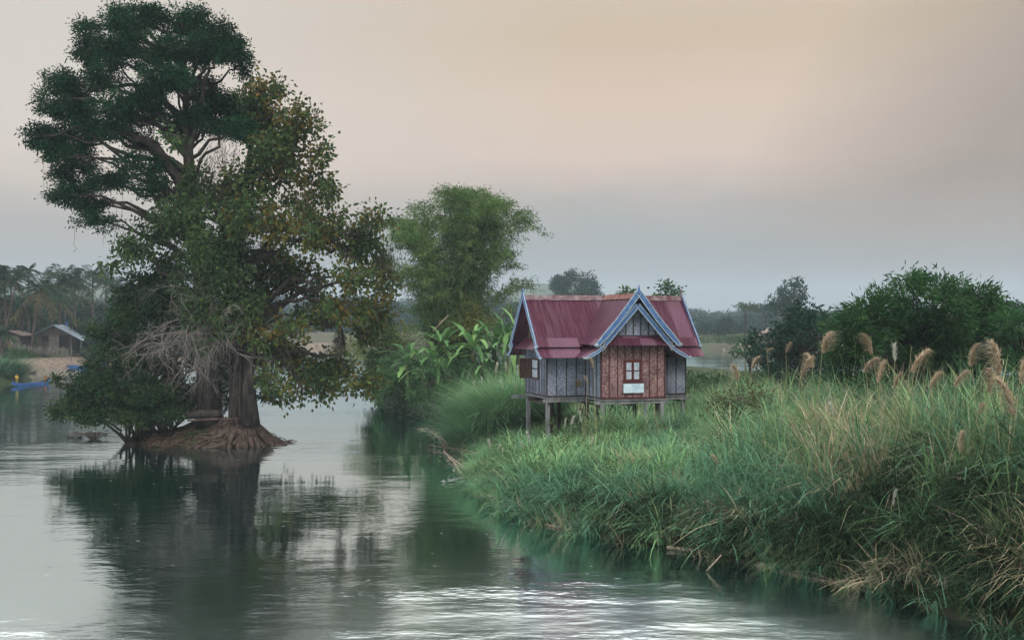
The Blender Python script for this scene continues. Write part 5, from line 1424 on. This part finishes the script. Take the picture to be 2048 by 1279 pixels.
# scrub along the far shore at the right
lv = MB(); cl = []
for k in range(150):
    t = rg.random(); x = 36 + t * 90; yb = 300 - (x - 45) * .62 if x < 70 else 276 - (x - 70) * .3; yb += rg.uniform(0, 14)
    cl.append((np.array([x, yb, max(gz(x, yb), .3) + .5]), np.array([rg.uniform(1, 2.4), 1.5, rg.uniform(.5, 1.5)])))
foliage(lv, rg, cl, .5, .25, OLIVE, 16, 3, (.4, .9), .1, .6)
tag(lv.build('shore_scrub_foliage', M['leaf']), kind='stuff')
# undergrowth of the banana bank and village slope
lv = MB(); cl = []
for k in range(260):
    px = rg.uniform(770, 1040); Y = rg.uniform(84, 112); x = X_(px, Y)
    if float(sdist(np.array([x]), np.array([Y]), ISLAND)[0]) < .4: continue
    cl.append((np.array([x, Y, gz(x, Y) + rg.uniform(.3, 1.4)]), np.array([1.0, .9, rg.uniform(.5, 1.1)])))
for k in range(330):
    Y = rg.uniform(172, 215); x = X_(rg.uniform(-40, 260), Y)
    dd = float(sdist(np.array([x]), np.array([Y]), VILLAGE)[0])
    if dd < 5: continue
    cl.append((np.array([x, Y, gz(x, Y) + .4]), np.array([1.6, 1.2, rg.uniform(.4, 1.2)])))
for k in range(240):
    Y = rg.uniform(74, 112); x = X_(rg.uniform(1370, 2100), Y)
    if float(sdist(np.array([x]), np.array([Y]), ISLAND)[0]) < .6: continue
    cl.append((np.array([x, Y, gz(x, Y) + .2]), np.array([1.3, 1.0, rg.uniform(.3, .6)])))
foliage(lv, rg, cl, .34, .16, WILLOW + OLIVE, 45, 4, (.35, .7), .1, .6)
tag(lv.build('undergrowth', M['leaf']), kind='stuff')


# wooden hut
def hut(name, x0, x1, y0, y1, zb, ze, zr, label, wallm, roofm, ov=.6, porch=False):
    xm = (x0 + x1) / 2
    o = thing(name, (xm, y0, zb), label, 'hut')
    mb = MB(); mb.box((x0, y0, zb - .5), (x1, y1, ze)); mb.prism([(x0, y0, ze + .002), (x1, y0, ze + .002), (xm, y0, zr - .08)], (0, y1 - y0, 0)); mb.build('wall', wallm, o)
    for s in (-1, 1):
        xe = xm + s * ((x1 - x0) / 2 + ov + (1.6 if (porch and s > 0) else 0)); k_ = (zr - ze) / ((x1 - x0) / 2); zz = zr - k_ * abs(xe - xm) * (.92)
        q = [(xe, y0 - .7, zz), (xe, y1 + .5, zz), (xm, y1 + .5, zr + .02), (xm, y0 - .7, zr + .02)]
        mb = MB(); mb.slab(q if s > 0 else q[::-1], .05)
        mb.build('roof', roofm, o)
    mb = MB(); mb.box((x0 + .9, y0 - .03, ze - 1.15), (x0 + 2.1, y0 + .02, ze - .15)); mb.build('window', M['black'], o)
    mb = MB(); mb.box((x0 + 4.0, y0 - .03, zb - .2), (x1 - .3, y0 + .02, ze - .05)); mb.build('doorway', M['black'], o)
    mb = MB(); mb.box((x0 + 2.2, y0 - .05, zb + .7), (x0 + 3.9, y0 - .004, ze - .1)); mb.build('shutter', M['bamboo_grey'], o)
    if porch:
        for yy in (y0 + .2, y1 - .2):
            mb = MB(); mb.box((x1 + 1.5, yy - .07, zb - .5), (x1 + 1.64, yy + .07, ze - .8)); mb.build('post', M['wood_grey'], o)
        mb = MB(); mb.box((x1 + .003, y0, zb + .1), (x1 + 1.7, y1, zb + .22)); mb.build('porch_deck', M['bamboo_grey'], o)
        mb = MB(); mb.box((x1 + .003, y0 - .04, zb + .75), (x1 + 1.7, y0 + .02, zb + .83)); mb.build('rail', M['bamboo_grey'], o)
    return o


hz = gz(-79, 191)
hut('wooden_hut', -82.3, -76.2, 190, 196.2, hz, 5.45, 7.15, 'brown wooden hut with a pale tin roof above the village bank', M['plank'], M['tin_pale'], porch=True)
hz = gz(-86, 189)
hut('low_shed', -88.2, -83.9, 188, 192, hz, 5.4, 6.2, 'low dark shed with a rusty roof edge left of the wooden hut', M['wood_dark'], M['tin_rust'], ov=.4)
hut('roadside_hut', X_(212, 225), X_(235, 225) + 2, 225, 231, gz(-80, 225), 6.3, 7.9, 'rust roofed hut glimpsed beside the islet shrub', M['plank'], M['tin_rust'])
hut('far_shed', X_(1528, 290), X_(1556, 290) + 1.2, 290, 296, gz(X_(1540, 290), 290), 4.2, 5.9, 'tiny far shed with a pinkish roof under the tall thin tree', M['plank'], M['tin_rust'])
# drying cloth and poles
for px, lb in ((122, 'bare pole standing left of the blue cloth behind the hut'), (130, 'taller bare pole standing beside the blue cloth behind the hut')):
    p = P(px, 640, 198.5); mb = MB(); z = gz(p[0], 198.5); mb.tube([(p[0], 198.5, z - .3), (p[0], 198.5, p[2] + 3.0)], [.07, .05], 6)
    tag(mb.build('wooden_pole', M['bark_pale']), lb, 'pole', 'poles by the hut')
p = P(138, 653, 198.6); mb = MB()
g = np.linspace(-.8, .8, 9)
for k in range(8):
    mb.slab([(p[0] + g[k], 198.6 + .06 * math.sin(k * 1.7), p[2] - .8), (p[0] + g[k + 1], 198.6 + .06 * math.sin((k + 1) * 1.7), p[2] - .8 + .05 * (k % 2)), (p[0] + g[k + 1], 198.6, p[2] + .8), (p[0] + g[k], 198.6, p[2] + .8)], .02)
tag(mb.build('blue_tarpaulin', M['blue_cloth']), 'bright blue cloth hung behind the hut roof', 'cloth')


# bamboo fences on the village bank
def fence(px0, px1, Y0, Y1, label, hgt=1.6):
    n = 34
    rg = np.random.default_rng(int(px0 + 600))
    x0, x1 = X_(px0, Y0), X_(px1, Y1)
    o = thing('bamboo_fence', ((x0 + x1) / 2, (Y0 + Y1) / 2, gz((x0 + x1) / 2, (Y0 + Y1) / 2)), label, 'fence', 'fences along the village bank')
    tops = []
    for k in range(n):
        t = k / (n - 1); x = x0 + (x1 - x0) * t; y = Y0 + (Y1 - Y0) * t; z = gz(x, y); h_ = hgt * rg.uniform(.8, 1.2)
        mb = MB(); mb.tube([(x, y, z - .3), (x + rg.normal() * .06, y, z + h_)], .085, 5); mb.build('post', M['bamboo_grey'], o); tops.append((x, y, z))
    tops = np.array(tops)
    for hh in (.35, .8, 1.25):
        mb = MB(); mb.tube(tops + np.array([0, -.07, hh * hgt / 1.6]), .07, 5); mb.build('rail', M['bamboo_grey'], o)


fence(18, 82, 184, 184.5, 'grey bamboo fence on the bank below the low shed')
fence(84, 138, 184.8, 186.5, 'grey bamboo fence on the bank below the wooden hut')


# boats
def boat(name, cx, cy, L, W, label, rz, hgt=.42, m_='boat_blue', sheer=.5, parts=True):
    o = thing(name, (cx, cy, 0), label, 'boat', 'boats by the village', rz)
    n = 17; t = np.linspace(-1, 1, n)
    hw = W / 2 * (1 - np.abs(t) ** 2.6) + .05; sh_ = hgt + sheer * np.abs(t) ** 3.2; bt = -.12 + (sheer + .1) * np.abs(t) ** 4
    v = []
    for i in range(n):
        x = t[i] * L / 2
        v += [(x, -hw[i], sh_[i]), (x, -hw[i] * .62, bt[i]), (x, hw[i] * .62, bt[i]), (x, hw[i], sh_[i]), (x, hw[i] * .86, sh_[i]), (x, hw[i] * .5, bt[i] + .06), (x, -hw[i] * .5, bt[i] + .06), (x, -hw[i] * .86, sh_[i])]
    f = []
    for i in range(n - 1):
        for k in range(8):
            f.append((i * 8 + k, i * 8 + (k + 1) % 8, (i + 1) * 8 + (k + 1) % 8, (i + 1) * 8 + k))
    mb = MB(); mb.add(np.array(v), np.array(f)[:, ::-1])
    mb.f.append(np.array([list(range(8))])); mb.m.append(np.array([0])); mb.f.append(np.array([list(range((n - 1) * 8, n * 8))[::-1]])); mb.m.append(np.array([0]))
    mb.build('hull', M[m_], o, local=True)
    for k in (-.45, .05, .5):
        w_ = W / 2 * (1 - abs(k) ** 2.6) * .8
        mb = MB(); mb.box((k * L / 2 - .12, -w_, hgt - .10), (k * L / 2 + .12, w_, hgt - .06)); mb.build('thwart', M['wood_grey'], o, local=True)
    return o


bY = 135.0
bc = P(63, 774, bY)
boat('river_boat', bc[0], bY, 7.0, .95, 'blue boat carrying two people near the village shore', math.radians(75), .27, sheer=.34)
mc = P(140, 736, 182)
boat('river_boat', mc[0] + 1.6, 182.5, 9.2, 1.1, 'long blue boat moored along the sandy bank below the hut', math.radians(2), .45, sheer=.75)
dc = P(58, 745, 165)
boat('river_boat', dc[0], 165, 2.6, .7, 'dark little boat drawn up at the shore below the fence', math.radians(60), .22, 'wood_dark', .2)
mb = MB()
e0 = P(55, 741, 164.5); e0[2] = .35
mb.box((e0[0] - .2, e0[1] - .2, .30), (e0[0] + .2, e0[1] + .2, .58)); mb.tube([(e0[0] - .12, e0[1], .55), (e0[0] - .28, e0[1], 1.0), (e0[0] - .34, e0[1], 1.4)], [.05, .04, .03], 6); mb.tube([(e0[0] + .06, e0[1], .57), (e0[0] + .06, e0[1], .72)], [.10, .08], 8)
tag(mb.build('boat_engine', M['red_metal']), 'red boat engine sitting on the dark little boat', 'engine')
mp_ = P(142, 735, 183.5); mb = MB(); mb.tube([(mp_[0], 183.6, -.4), (mp_[0], 183.6, 3.6)], [.05, .04], 6)
tag(mb.build('mooring_pole', M['bark_pale']), 'thin mooring pole behind the long blue boat', 'pole')


# people
def skin_mesh(joints, bones, name, m_, parent, sub=2):
    names = list(joints)
    me = bpy.data.meshes.new(name)
    me.from_pydata([joints[k][0] for k in names], [(names.index(a), names.index(b)) for a, b in bones], [])
    o = bpy.data.objects.new(name + '_tmp', me); col.objects.link(o)
    sk = o.modifiers.new('skin', 'SKIN'); sk.use_smooth_shade = True
    ss = o.modifiers.new('sub', 'SUBSURF'); ss.levels = sub; ss.render_levels = sub
    for k, v in zip(names, me.skin_vertices[0].data):
        r_ = joints[k][1]; v.radius = r_ if isinstance(r_, tuple) else (r_, r_)
        v.use_root = (k == 'pelvis')
    dg = bpy.context.evaluated_depsgraph_get()
    nm = bpy.data.meshes.new_from_object(o.evaluated_get(dg))
    bpy.data.objects.remove(o)
    nm.name = name; nm.materials.clear(); nm.materials.append(m_)
    p = bpy.data.objects.new(name, nm); col.objects.link(p); p.parent = parent
    return p


def person(loc, rz, label, S, pose, shirt, trousers):
    """figure in metres for a 1.6 m body scaled by S, faces local +x"""
    o = thing('person', loc, label, 'person', None, rz)
    J = dict(pose); s = S
    J = {k: (tuple(c * s for c in v[0]), tuple(q * s for q in v[1]) if isinstance(v[1], tuple) else v[1] * s) for k, v in J.items()}
    bones = [('pelvis', 'belly'), ('belly', 'chest'), ('chest', 'neck'), ('neck', 'jaw'), ('jaw', 'face'), ('face', 'crown'), ('face', 'nose')]
    for q in 'lr':
        bones += [('chest', 'sh' + q), ('sh' + q, 'el' + q), ('el' + q, 'wr' + q), ('wr' + q, 'pa' + q), ('pelvis', 'hp' + q), ('hp' + q, 'kn' + q), ('kn' + q, 'an' + q), ('an' + q, 'to' + q), ('face', 'ear' + q)]
        pa = np.array(J['pa' + q][0]); wr = np.array(J['wr' + q][0]); d = nrm(pa - wr); sd = nrm(np.cross(d, np.array([0, 0, 1.0]) + d * .1)); up_ = np.cross(sd, d)
        for i, (off, ln) in enumerate([(-.030, .060), (-.010, .075), (.010, .070), (.030, .052)]):
            k1, k2 = f'f{i}a{q}', f'f{i}b{q}'
            p1 = pa + (sd * off + d * .045) * s; p2 = p1 + (d * ln * .75 - up_ * ln * .5) * s
            J[k1] = (tuple(p1), .010 * s); J[k2] = (tuple(p2), .007 * s); bones += [('pa' + q, k1), (k1, k2)]
        J['th' + q] = (tuple(wr * .4 + pa * .6 + (sd * -.045 + d * .02) * s), .010 * s); bones += [('pa' + q, 'th' + q)]
    skin_mesh(J, bones, 'body', M['skin'], o)
    g = 1.22
    big = lambda ks: {k: (J[k][0], tuple(x * g for x in J[k][1]) if isinstance(J[k][1], tuple) else J[k][1] * g) for k in ks}
    mid = lambda a, b, t: tuple(np.array(J[a][0]) * (1 - t) + np.array(J[b][0]) * t)
    T = big(['pelvis', 'belly', 'chest', 'shl', 'shr', 'ell', 'elr'])
    T['ell'] = (mid('shl', 'ell', .75), .05 * s); T['elr'] = (mid('shr', 'elr', .75), .05 * s)
    skin_mesh(T, [('pelvis', 'belly'), ('belly', 'chest'), ('chest', 'shl'), ('chest', 'shr'), ('shl', 'ell'), ('shr', 'elr')], 'shirt', M[shirt], o)
    T = big(['pelvis', 'hpl', 'hpr', 'knl', 'knr', 'anl', 'anr'])
    for q in 'lr':
        T['an' + q] = (mid('kn' + q, 'an' + q, .55), .062 * s)
    skin_mesh(T, [('pelvis', 'hpl'), ('pelvis', 'hpr'), ('hpl', 'knl'), ('hpr', 'knr'), ('knl', 'anl'), ('knr', 'anr')], 'trousers', M[trousers], o)
    fc = np.array(J['face'][0]); cr = np.array(J['crown'][0])
    hr = {'pelvis': (tuple(cr + np.array([-.03, 0, .0]) * s), .085 * s), 'b': (tuple(fc + np.array([-.06, 0, .03]) * s), .085 * s), 'c': (tuple(fc + np.array([-.065, 0, -.05]) * s), .06 * s)}
    skin_mesh(hr, [('pelvis', 'b'), ('b', 'c')], 'hair', M['hair'], o)
    for q in (-1, 1):
        mb = MB(); e_ = fc + np.array([.078, q * .032, .015]) * s
        mb.box(e_ - .010 * s, e_ + .010 * s); mb.build('eye', M['black'], o, local=True)
    mb = MB(); e_ = fc + np.array([.074, 0, -.055]) * s; mb.box(e_ - np.array([.008, .024, .006]) * s, e_ + np.array([.008, .024, .006]) * s); mb.build('mouth', M['red_cloth'], o, local=True)
    return o


STAND = {'pelvis': ((0, 0, .86), (.12, .105)), 'belly': ((.01, 0, 1.0), (.13, .10)), 'chest': ((.0, 0, 1.20), (.15, .11)), 'neck': ((.01, 0, 1.37), .052), 'jaw': ((.03, 0, 1.43), .062), 'face': ((.03, 0, 1.49), (.082, .088)), 'crown': ((.02, 0, 1.56), .075), 'nose': ((.115, 0, 1.48), .012),
         'shl': ((0, .18, 1.28), .06), 'shr': ((0, -.18, 1.28), .06), 'ell': ((.04, .27, 1.04), .042), 'elr': ((.04, -.27, 1.04), .042), 'wrl': ((.24, .16, 1.06), .03), 'wrr': ((.24, -.12, 1.04), .03), 'pal': ((.31, .12, 1.08), (.036, .02)), 'par': ((.31, -.08, 1.05), (.036, .02)),
         'hpl': ((0, .09, .80), .082), 'hpr': ((0, -.09, .80), .082), 'knl': ((.03, .12, .45), .056), 'knr': ((.03, -.12, .45), .056), 'anl': ((0, .13, .08), .038), 'anr': ((0, -.13, .08), .038), 'tol': ((.14, .15, .03), .032), 'tor': ((.14, -.15, .03), .032), 'earl': ((.02, .09, 1.48), .014), 'earr': ((.02, -.09, 1.48), .014)}
SIT = {k: (tuple(v[0]), v[1]) for k, v in STAND.items()}
for k in ('pelvis', 'belly', 'chest', 'neck', 'jaw', 'face', 'crown', 'nose', 'shl', 'shr', 'ell', 'elr', 'wrl', 'wrr', 'pal', 'par', 'earl', 'earr', 'hpl', 'hpr'):
    p, r_ = SIT[k]; SIT[k] = ((p[0], p[1], p[2] - .72), r_)
for q, sg in (('l', 1), ('r', -1)):
    SIT['kn' + q] = ((.36, sg * .14, .34), .056); SIT['an' + q] = ((.50, sg * .14, .02), .038); SIT['to' + q] = ((.63, sg * .15, .0), .032)
ca, sa = math.cos(math.radians(75)), math.sin(math.radians(75))
person((bc[0] - 2.6 * ca, bY - 2.6 * sa, .06), math.radians(-20), 'person in yellow standing at the stern of the blue boat', .92, STAND, 'yellow_cloth', 'olive_cloth')
person((bc[0] + 2.6 * ca, bY + 2.6 * sa, .36), math.radians(200), 'person in orange sitting at the bow of the blue boat', .9, SIT, 'red_cloth', 'olive_cloth')

# ------------------------------------------------------------------ drift wood, poles and foam at the near bank
rg = np.random.default_rng(600)


def wpt(px, py, z=0.0):
    Y = (CH - z) * F / (py - 640)
    return np.array([X_(px, Y), Y, z])


def pole(name, pts, rad, label, cat, m_='drift', group=None):
    mb = MB(); mb.tube(pts, rad, 7, wob=.06, rng=rg); return tag(mb.build(name, M[m_], smooth=True), label, cat, group)


pole('drift_pole', [wpt(1335, 1094, .08), wpt(1420, 1106, .06), wpt(1500, 1124, .05), wpt(1600, 1146, .05), wpt(1690, 1164, .06), wpt(1790, 1183, .05)], [.07, .085, .08, .075, .06, .03], 'long pale bamboo pole floating along the foot of the bank', 'pole')
pole('drift_pole', [wpt(1392, 1104, .02), wpt(1480, 1122, .02), wpt(1600, 1152, .02), wpt(1680, 1166, .02)], [.04, .045, .04, .03], 'thinner pole lying beside the long pale bamboo pole', 'pole')
pole('drift_pole', [wpt(1094, 1049, .05), wpt(1130, 1056, .05), wpt(1172, 1066, .06)], [.05, .06, .04], 'short pale stick at the waterline left of the long pole', 'pole')
pole('drift_stick', [wpt(1412, 1142, .02), wpt(1428, 1125, .3), wpt(1443, 1109, .55)], [.015, .02, .02], 'thin twig poking out of the water before the long pole', 'stick')
pole('drift_stick', [wpt(858, 890, .1), wpt(915, 898, .2), wpt(975, 908, .5)], [.025, .03, .04], 'straight thin stick lying over the water off the grassy tip', 'stick')
# the pale snagged bamboo that trails into the current
mb = MB()
main = [wpt(850, 858, .03), wpt(872, 868, .06), wpt(886, 882, .08), wpt(892, 893, .12), wpt(889, 903, .1), wpt(905, 918, .12), wpt(922, 932, .12), wpt(932, 946, .1), wpt(941, 958, .15)]
for k in range(5):
    off = rg.normal(size=(len(main), 3)) * np.array([.12, .3, .03]); off[0] *= 2
    p = np.array(main) + off; p[:, 2] = np.maximum(p[:, 2], .0)
    mb.tube(p[(k % 3):], np.linspace(.012, .03, len(p))[(k % 3):], 5, wob=.1, rng=rg)
mb.tube([wpt(889, 903, .1), wpt(908, 925, .1), wpt(920, 944, .1), wpt(930, 955, .1)], .045, 5)
for k in range(70):
    q = main[rg.integers(len(main) - 1)]; a = rg.uniform(0, 6.28); l = rg.uniform(.2, .8)
    p0 = np.array(q) + rg.normal(size=3) * np.array([.2, .5, .02]); mb.tube([p0, p0 + np.array([math.cos(a) * l, math.sin(a) * l * 1.6, rg.uniform(-.02, .15)])], [.012, .006], 3)
tag(mb.build('snagged_bamboo', M['bleached'] if 'bleached' in M else M['drift']), 'pale frayed bamboo stem trailing in the current off the grassy tip', 'driftwood')
# foam: small irregular flecks on the current
M['foam'] = rough_mat('foam', (.26, .30, .29), (.45, .48, .47), 5, .9, bump=0)
mb = MB()


def fleck(c, l, w):
    n = 9; a = np.linspace(0, 2 * np.pi, n, endpoint=False); r_ = rg.uniform(.6, 1.2, n)
    v = np.stack([c[0] + np.cos(a) * l * r_, c[1] + np.sin(a) * w * r_, np.full(n, .006)], 1)
    v = np.concatenate([v, [[c[0], c[1], .012]]])
    mb.add(v, [(k, (k + 1) % n, n) for k in range(n)])


for k in range(110):
    i0 = rg.integers(len(main) - 1); q = np.array(main[i0]) + (np.array(main[i0 + 1]) - np.array(main[i0])) * rg.random()
    fleck(q + rg.normal(size=3) * np.array([.3, .9, 0]), rg.uniform(.02, .10), rg.uniform(.02, .09))
for k in range(60):
    q = wpt(rg.uniform(885, 945), rg.normal(962, 6)); fleck(q, rg.uniform(.04, .2), rg.uniform(.02, .07))
for k in range(60):
    q = wpt(rg.uniform(545, 660), rg.normal(893, 8)); fleck(q, rg.uniform(.1, .5), rg.uniform(.03, .12))
for k in range(60):
    q = wpt(rg.uniform(100, 1250), 880 + 330 * rg.random() ** 1.3); fleck(q, rg.uniform(.03, .12), rg.uniform(.01, .025))
tag(mb.build('river_foam', M['foam']), kind='stuff')

# ------------------------------------------------------------------ haze
mb = MB(); mb.box((-1900, -60, -3.2), (1900, 2200, 75))
hz_o = mb.build('haze', M['black']); hz_o.data.materials.clear()
m, nt, out = mat('haze_air')
vol = N(nt, 'ShaderNodeVolumePrincipled'); vol.inputs['Color'].default_value = (.72, .88, 1.0, 1); vol.inputs['Density'].default_value = .00032; vol.inputs['Anisotropy'].default_value = 0.0
lk(nt, vol.outputs[0], out.inputs['Volume'])
hz_o.data.materials.append(m); tag(hz_o, kind='stuff')

# ------------------------------------------------------------------ sky, sun
SUN_EL, SUN_AZ = math.radians(48), math.radians(150)   # azimuth from +Y clockwise
w = bpy.data.worlds.new('World'); sc.world = w; w.use_nodes = True
nt = w.node_tree; nt.nodes.clear()
out = N(nt, 'ShaderNodeOutputWorld'); bg = N(nt, 'ShaderNodeBackground')
sky = N(nt, 'ShaderNodeTexSky', sky_type='NISHITA', sun_disc=False); sky.sun_elevation = SUN_EL; sky.sun_rotation = SUN_AZ; sky.air_density = 2; sky.dust_density = 5
tc = N(nt, 'ShaderNodeTexCoord'); sp = N(nt, 'ShaderNodeSeparateXYZ'); lk(nt, tc.outputs['Generated'], sp.inputs[0])
nz = noise(nt, 1.6, 4, .5, sx=(1, 1, 3.0), kind='Generated')
nz = noise(nt, 2.4, 6, .55, sx=(1, 1, 3.2), kind='Generated')
zz = math_(nt, 'ADD', sp.outputs[2], math_(nt, 'MULTIPLY', math_(nt, 'MULTIPLY', math_(nt, 'SUBTRACT', nz, .5), .11), ramp(nt, sp.outputs[2], [(.15, (1,) * 3), (.26, (0,) * 3)])))
S_ = 10.0  # the veil of cloud below is written in picture brightness; strength .1 brings it back
veil = ramp(nt, zz, [(0, (.32, .36, .385)), (.06, (.375, .395, .41)), (.10, (.50, .45, .43)), (.145, (.745, .59, .505)), (.2, (.765, .60, .485)), (.25, (.69, .54, .395)), (.282, (.70, .56, .43)), (.302, (1.4, 1.3, 1.16)), (.335, (2.7, 2.6, 2.5)), (.5, (3.4, 3.4, 3.35)), (.68, (2.5, 2.5, 2.5)), (1, (1.7, 1.75, 1.8))])  # bright band above the frame is added to whiten the water reflections
lf = N(nt, 'ShaderNodeMapRange'); lf.inputs[1].default_value = .05; lf.inputs[2].default_value = -.30; lk(nt, sp.outputs[0], lf.inputs[0])
lf2 = math_(nt, 'MULTIPLY', lf.outputs[0], ramp(nt, sp.outputs[2], [(.0, (.0,) * 3), (.085, (.03,) * 3), (.16, (.8,) * 3), (.27, (.9,) * 3), (.30, (0,) * 3)]), True)
veil = mixc(nt, lf2, veil, (.72, .67, .62))
rt = N(nt, 'ShaderNodeMapRange'); rt.inputs[1].default_value = .14; rt.inputs[2].default_value = .33
rx_ = math_(nt, 'ADD', sp.outputs[0], math_(nt, 'SUBTRACT', math_(nt, 'MULTIPLY', nz, .10), math_(nt, 'MULTIPLY', sp.outputs[2], .74)))
lk(nt, rx_, rt.inputs[0])
veil = mixc(nt, math_(nt, 'MULTIPLY', math_(nt, 'MULTIPLY', rt.outputs[0], .85), ramp(nt, sp.outputs[2], [(.035, (.15,) * 3), (.12, (1,) * 3)])), veil, (.35, .285, .255))
up_ = N(nt, 'ShaderNodeVectorMath', operation='SCALE'); up_.inputs['Scale'].default_value = S_; lk(nt, veil, up_.inputs[0])
mx = mixc(nt, .12, up_.outputs[0], sky.outputs[0])
lk(nt, mx, bg.inputs[0]); bg.inputs[1].default_value = .1
lk(nt, bg.outputs[0], out.inputs[0])
sl = bpy.data.lights.new('Sun', 'SUN'); sl.energy = 1.5; sl.angle = math.radians(14); sl.color = (1, .93, .84)
so = bpy.data.objects.new('Sun', sl); col.objects.link(so)
dv_ = Vector((math.sin(SUN_AZ) * math.cos(SUN_EL), math.cos(SUN_AZ) * math.cos(SUN_EL), math.sin(SUN_EL)))
so.rotation_euler = dv_.to_track_quat('Z', 'Y').to_euler()

# ------------------------------------------------------------------ camera, view
cam = bpy.data.cameras.new('Camera'); co = bpy.data.objects.new('Camera', cam); col.objects.link(co)
cam.sensor_width = 36; cam.lens = F / 2048 * 36; cam.clip_end = 5000; cam.clip_start = .1
co.location = (0, 0, CH); co.rotation_euler = (math.radians(90), 0, 0)
sc.camera = co
sc.view_settings.view_transform = 'Standard'; sc.view_settings.look = 'None'; sc.view_settings.exposure = 0; sc.view_settings.gamma = 1
sc.cycles.use_denoising = True
sc.cycles.max_bounces = 6; sc.cycles.diffuse_bounces = 1; sc.cycles.glossy_bounces = 2; sc.cycles.transmission_bounces = 2; sc.cycles.volume_bounces = 0; sc.cycles.transparent_max_bounces = 4
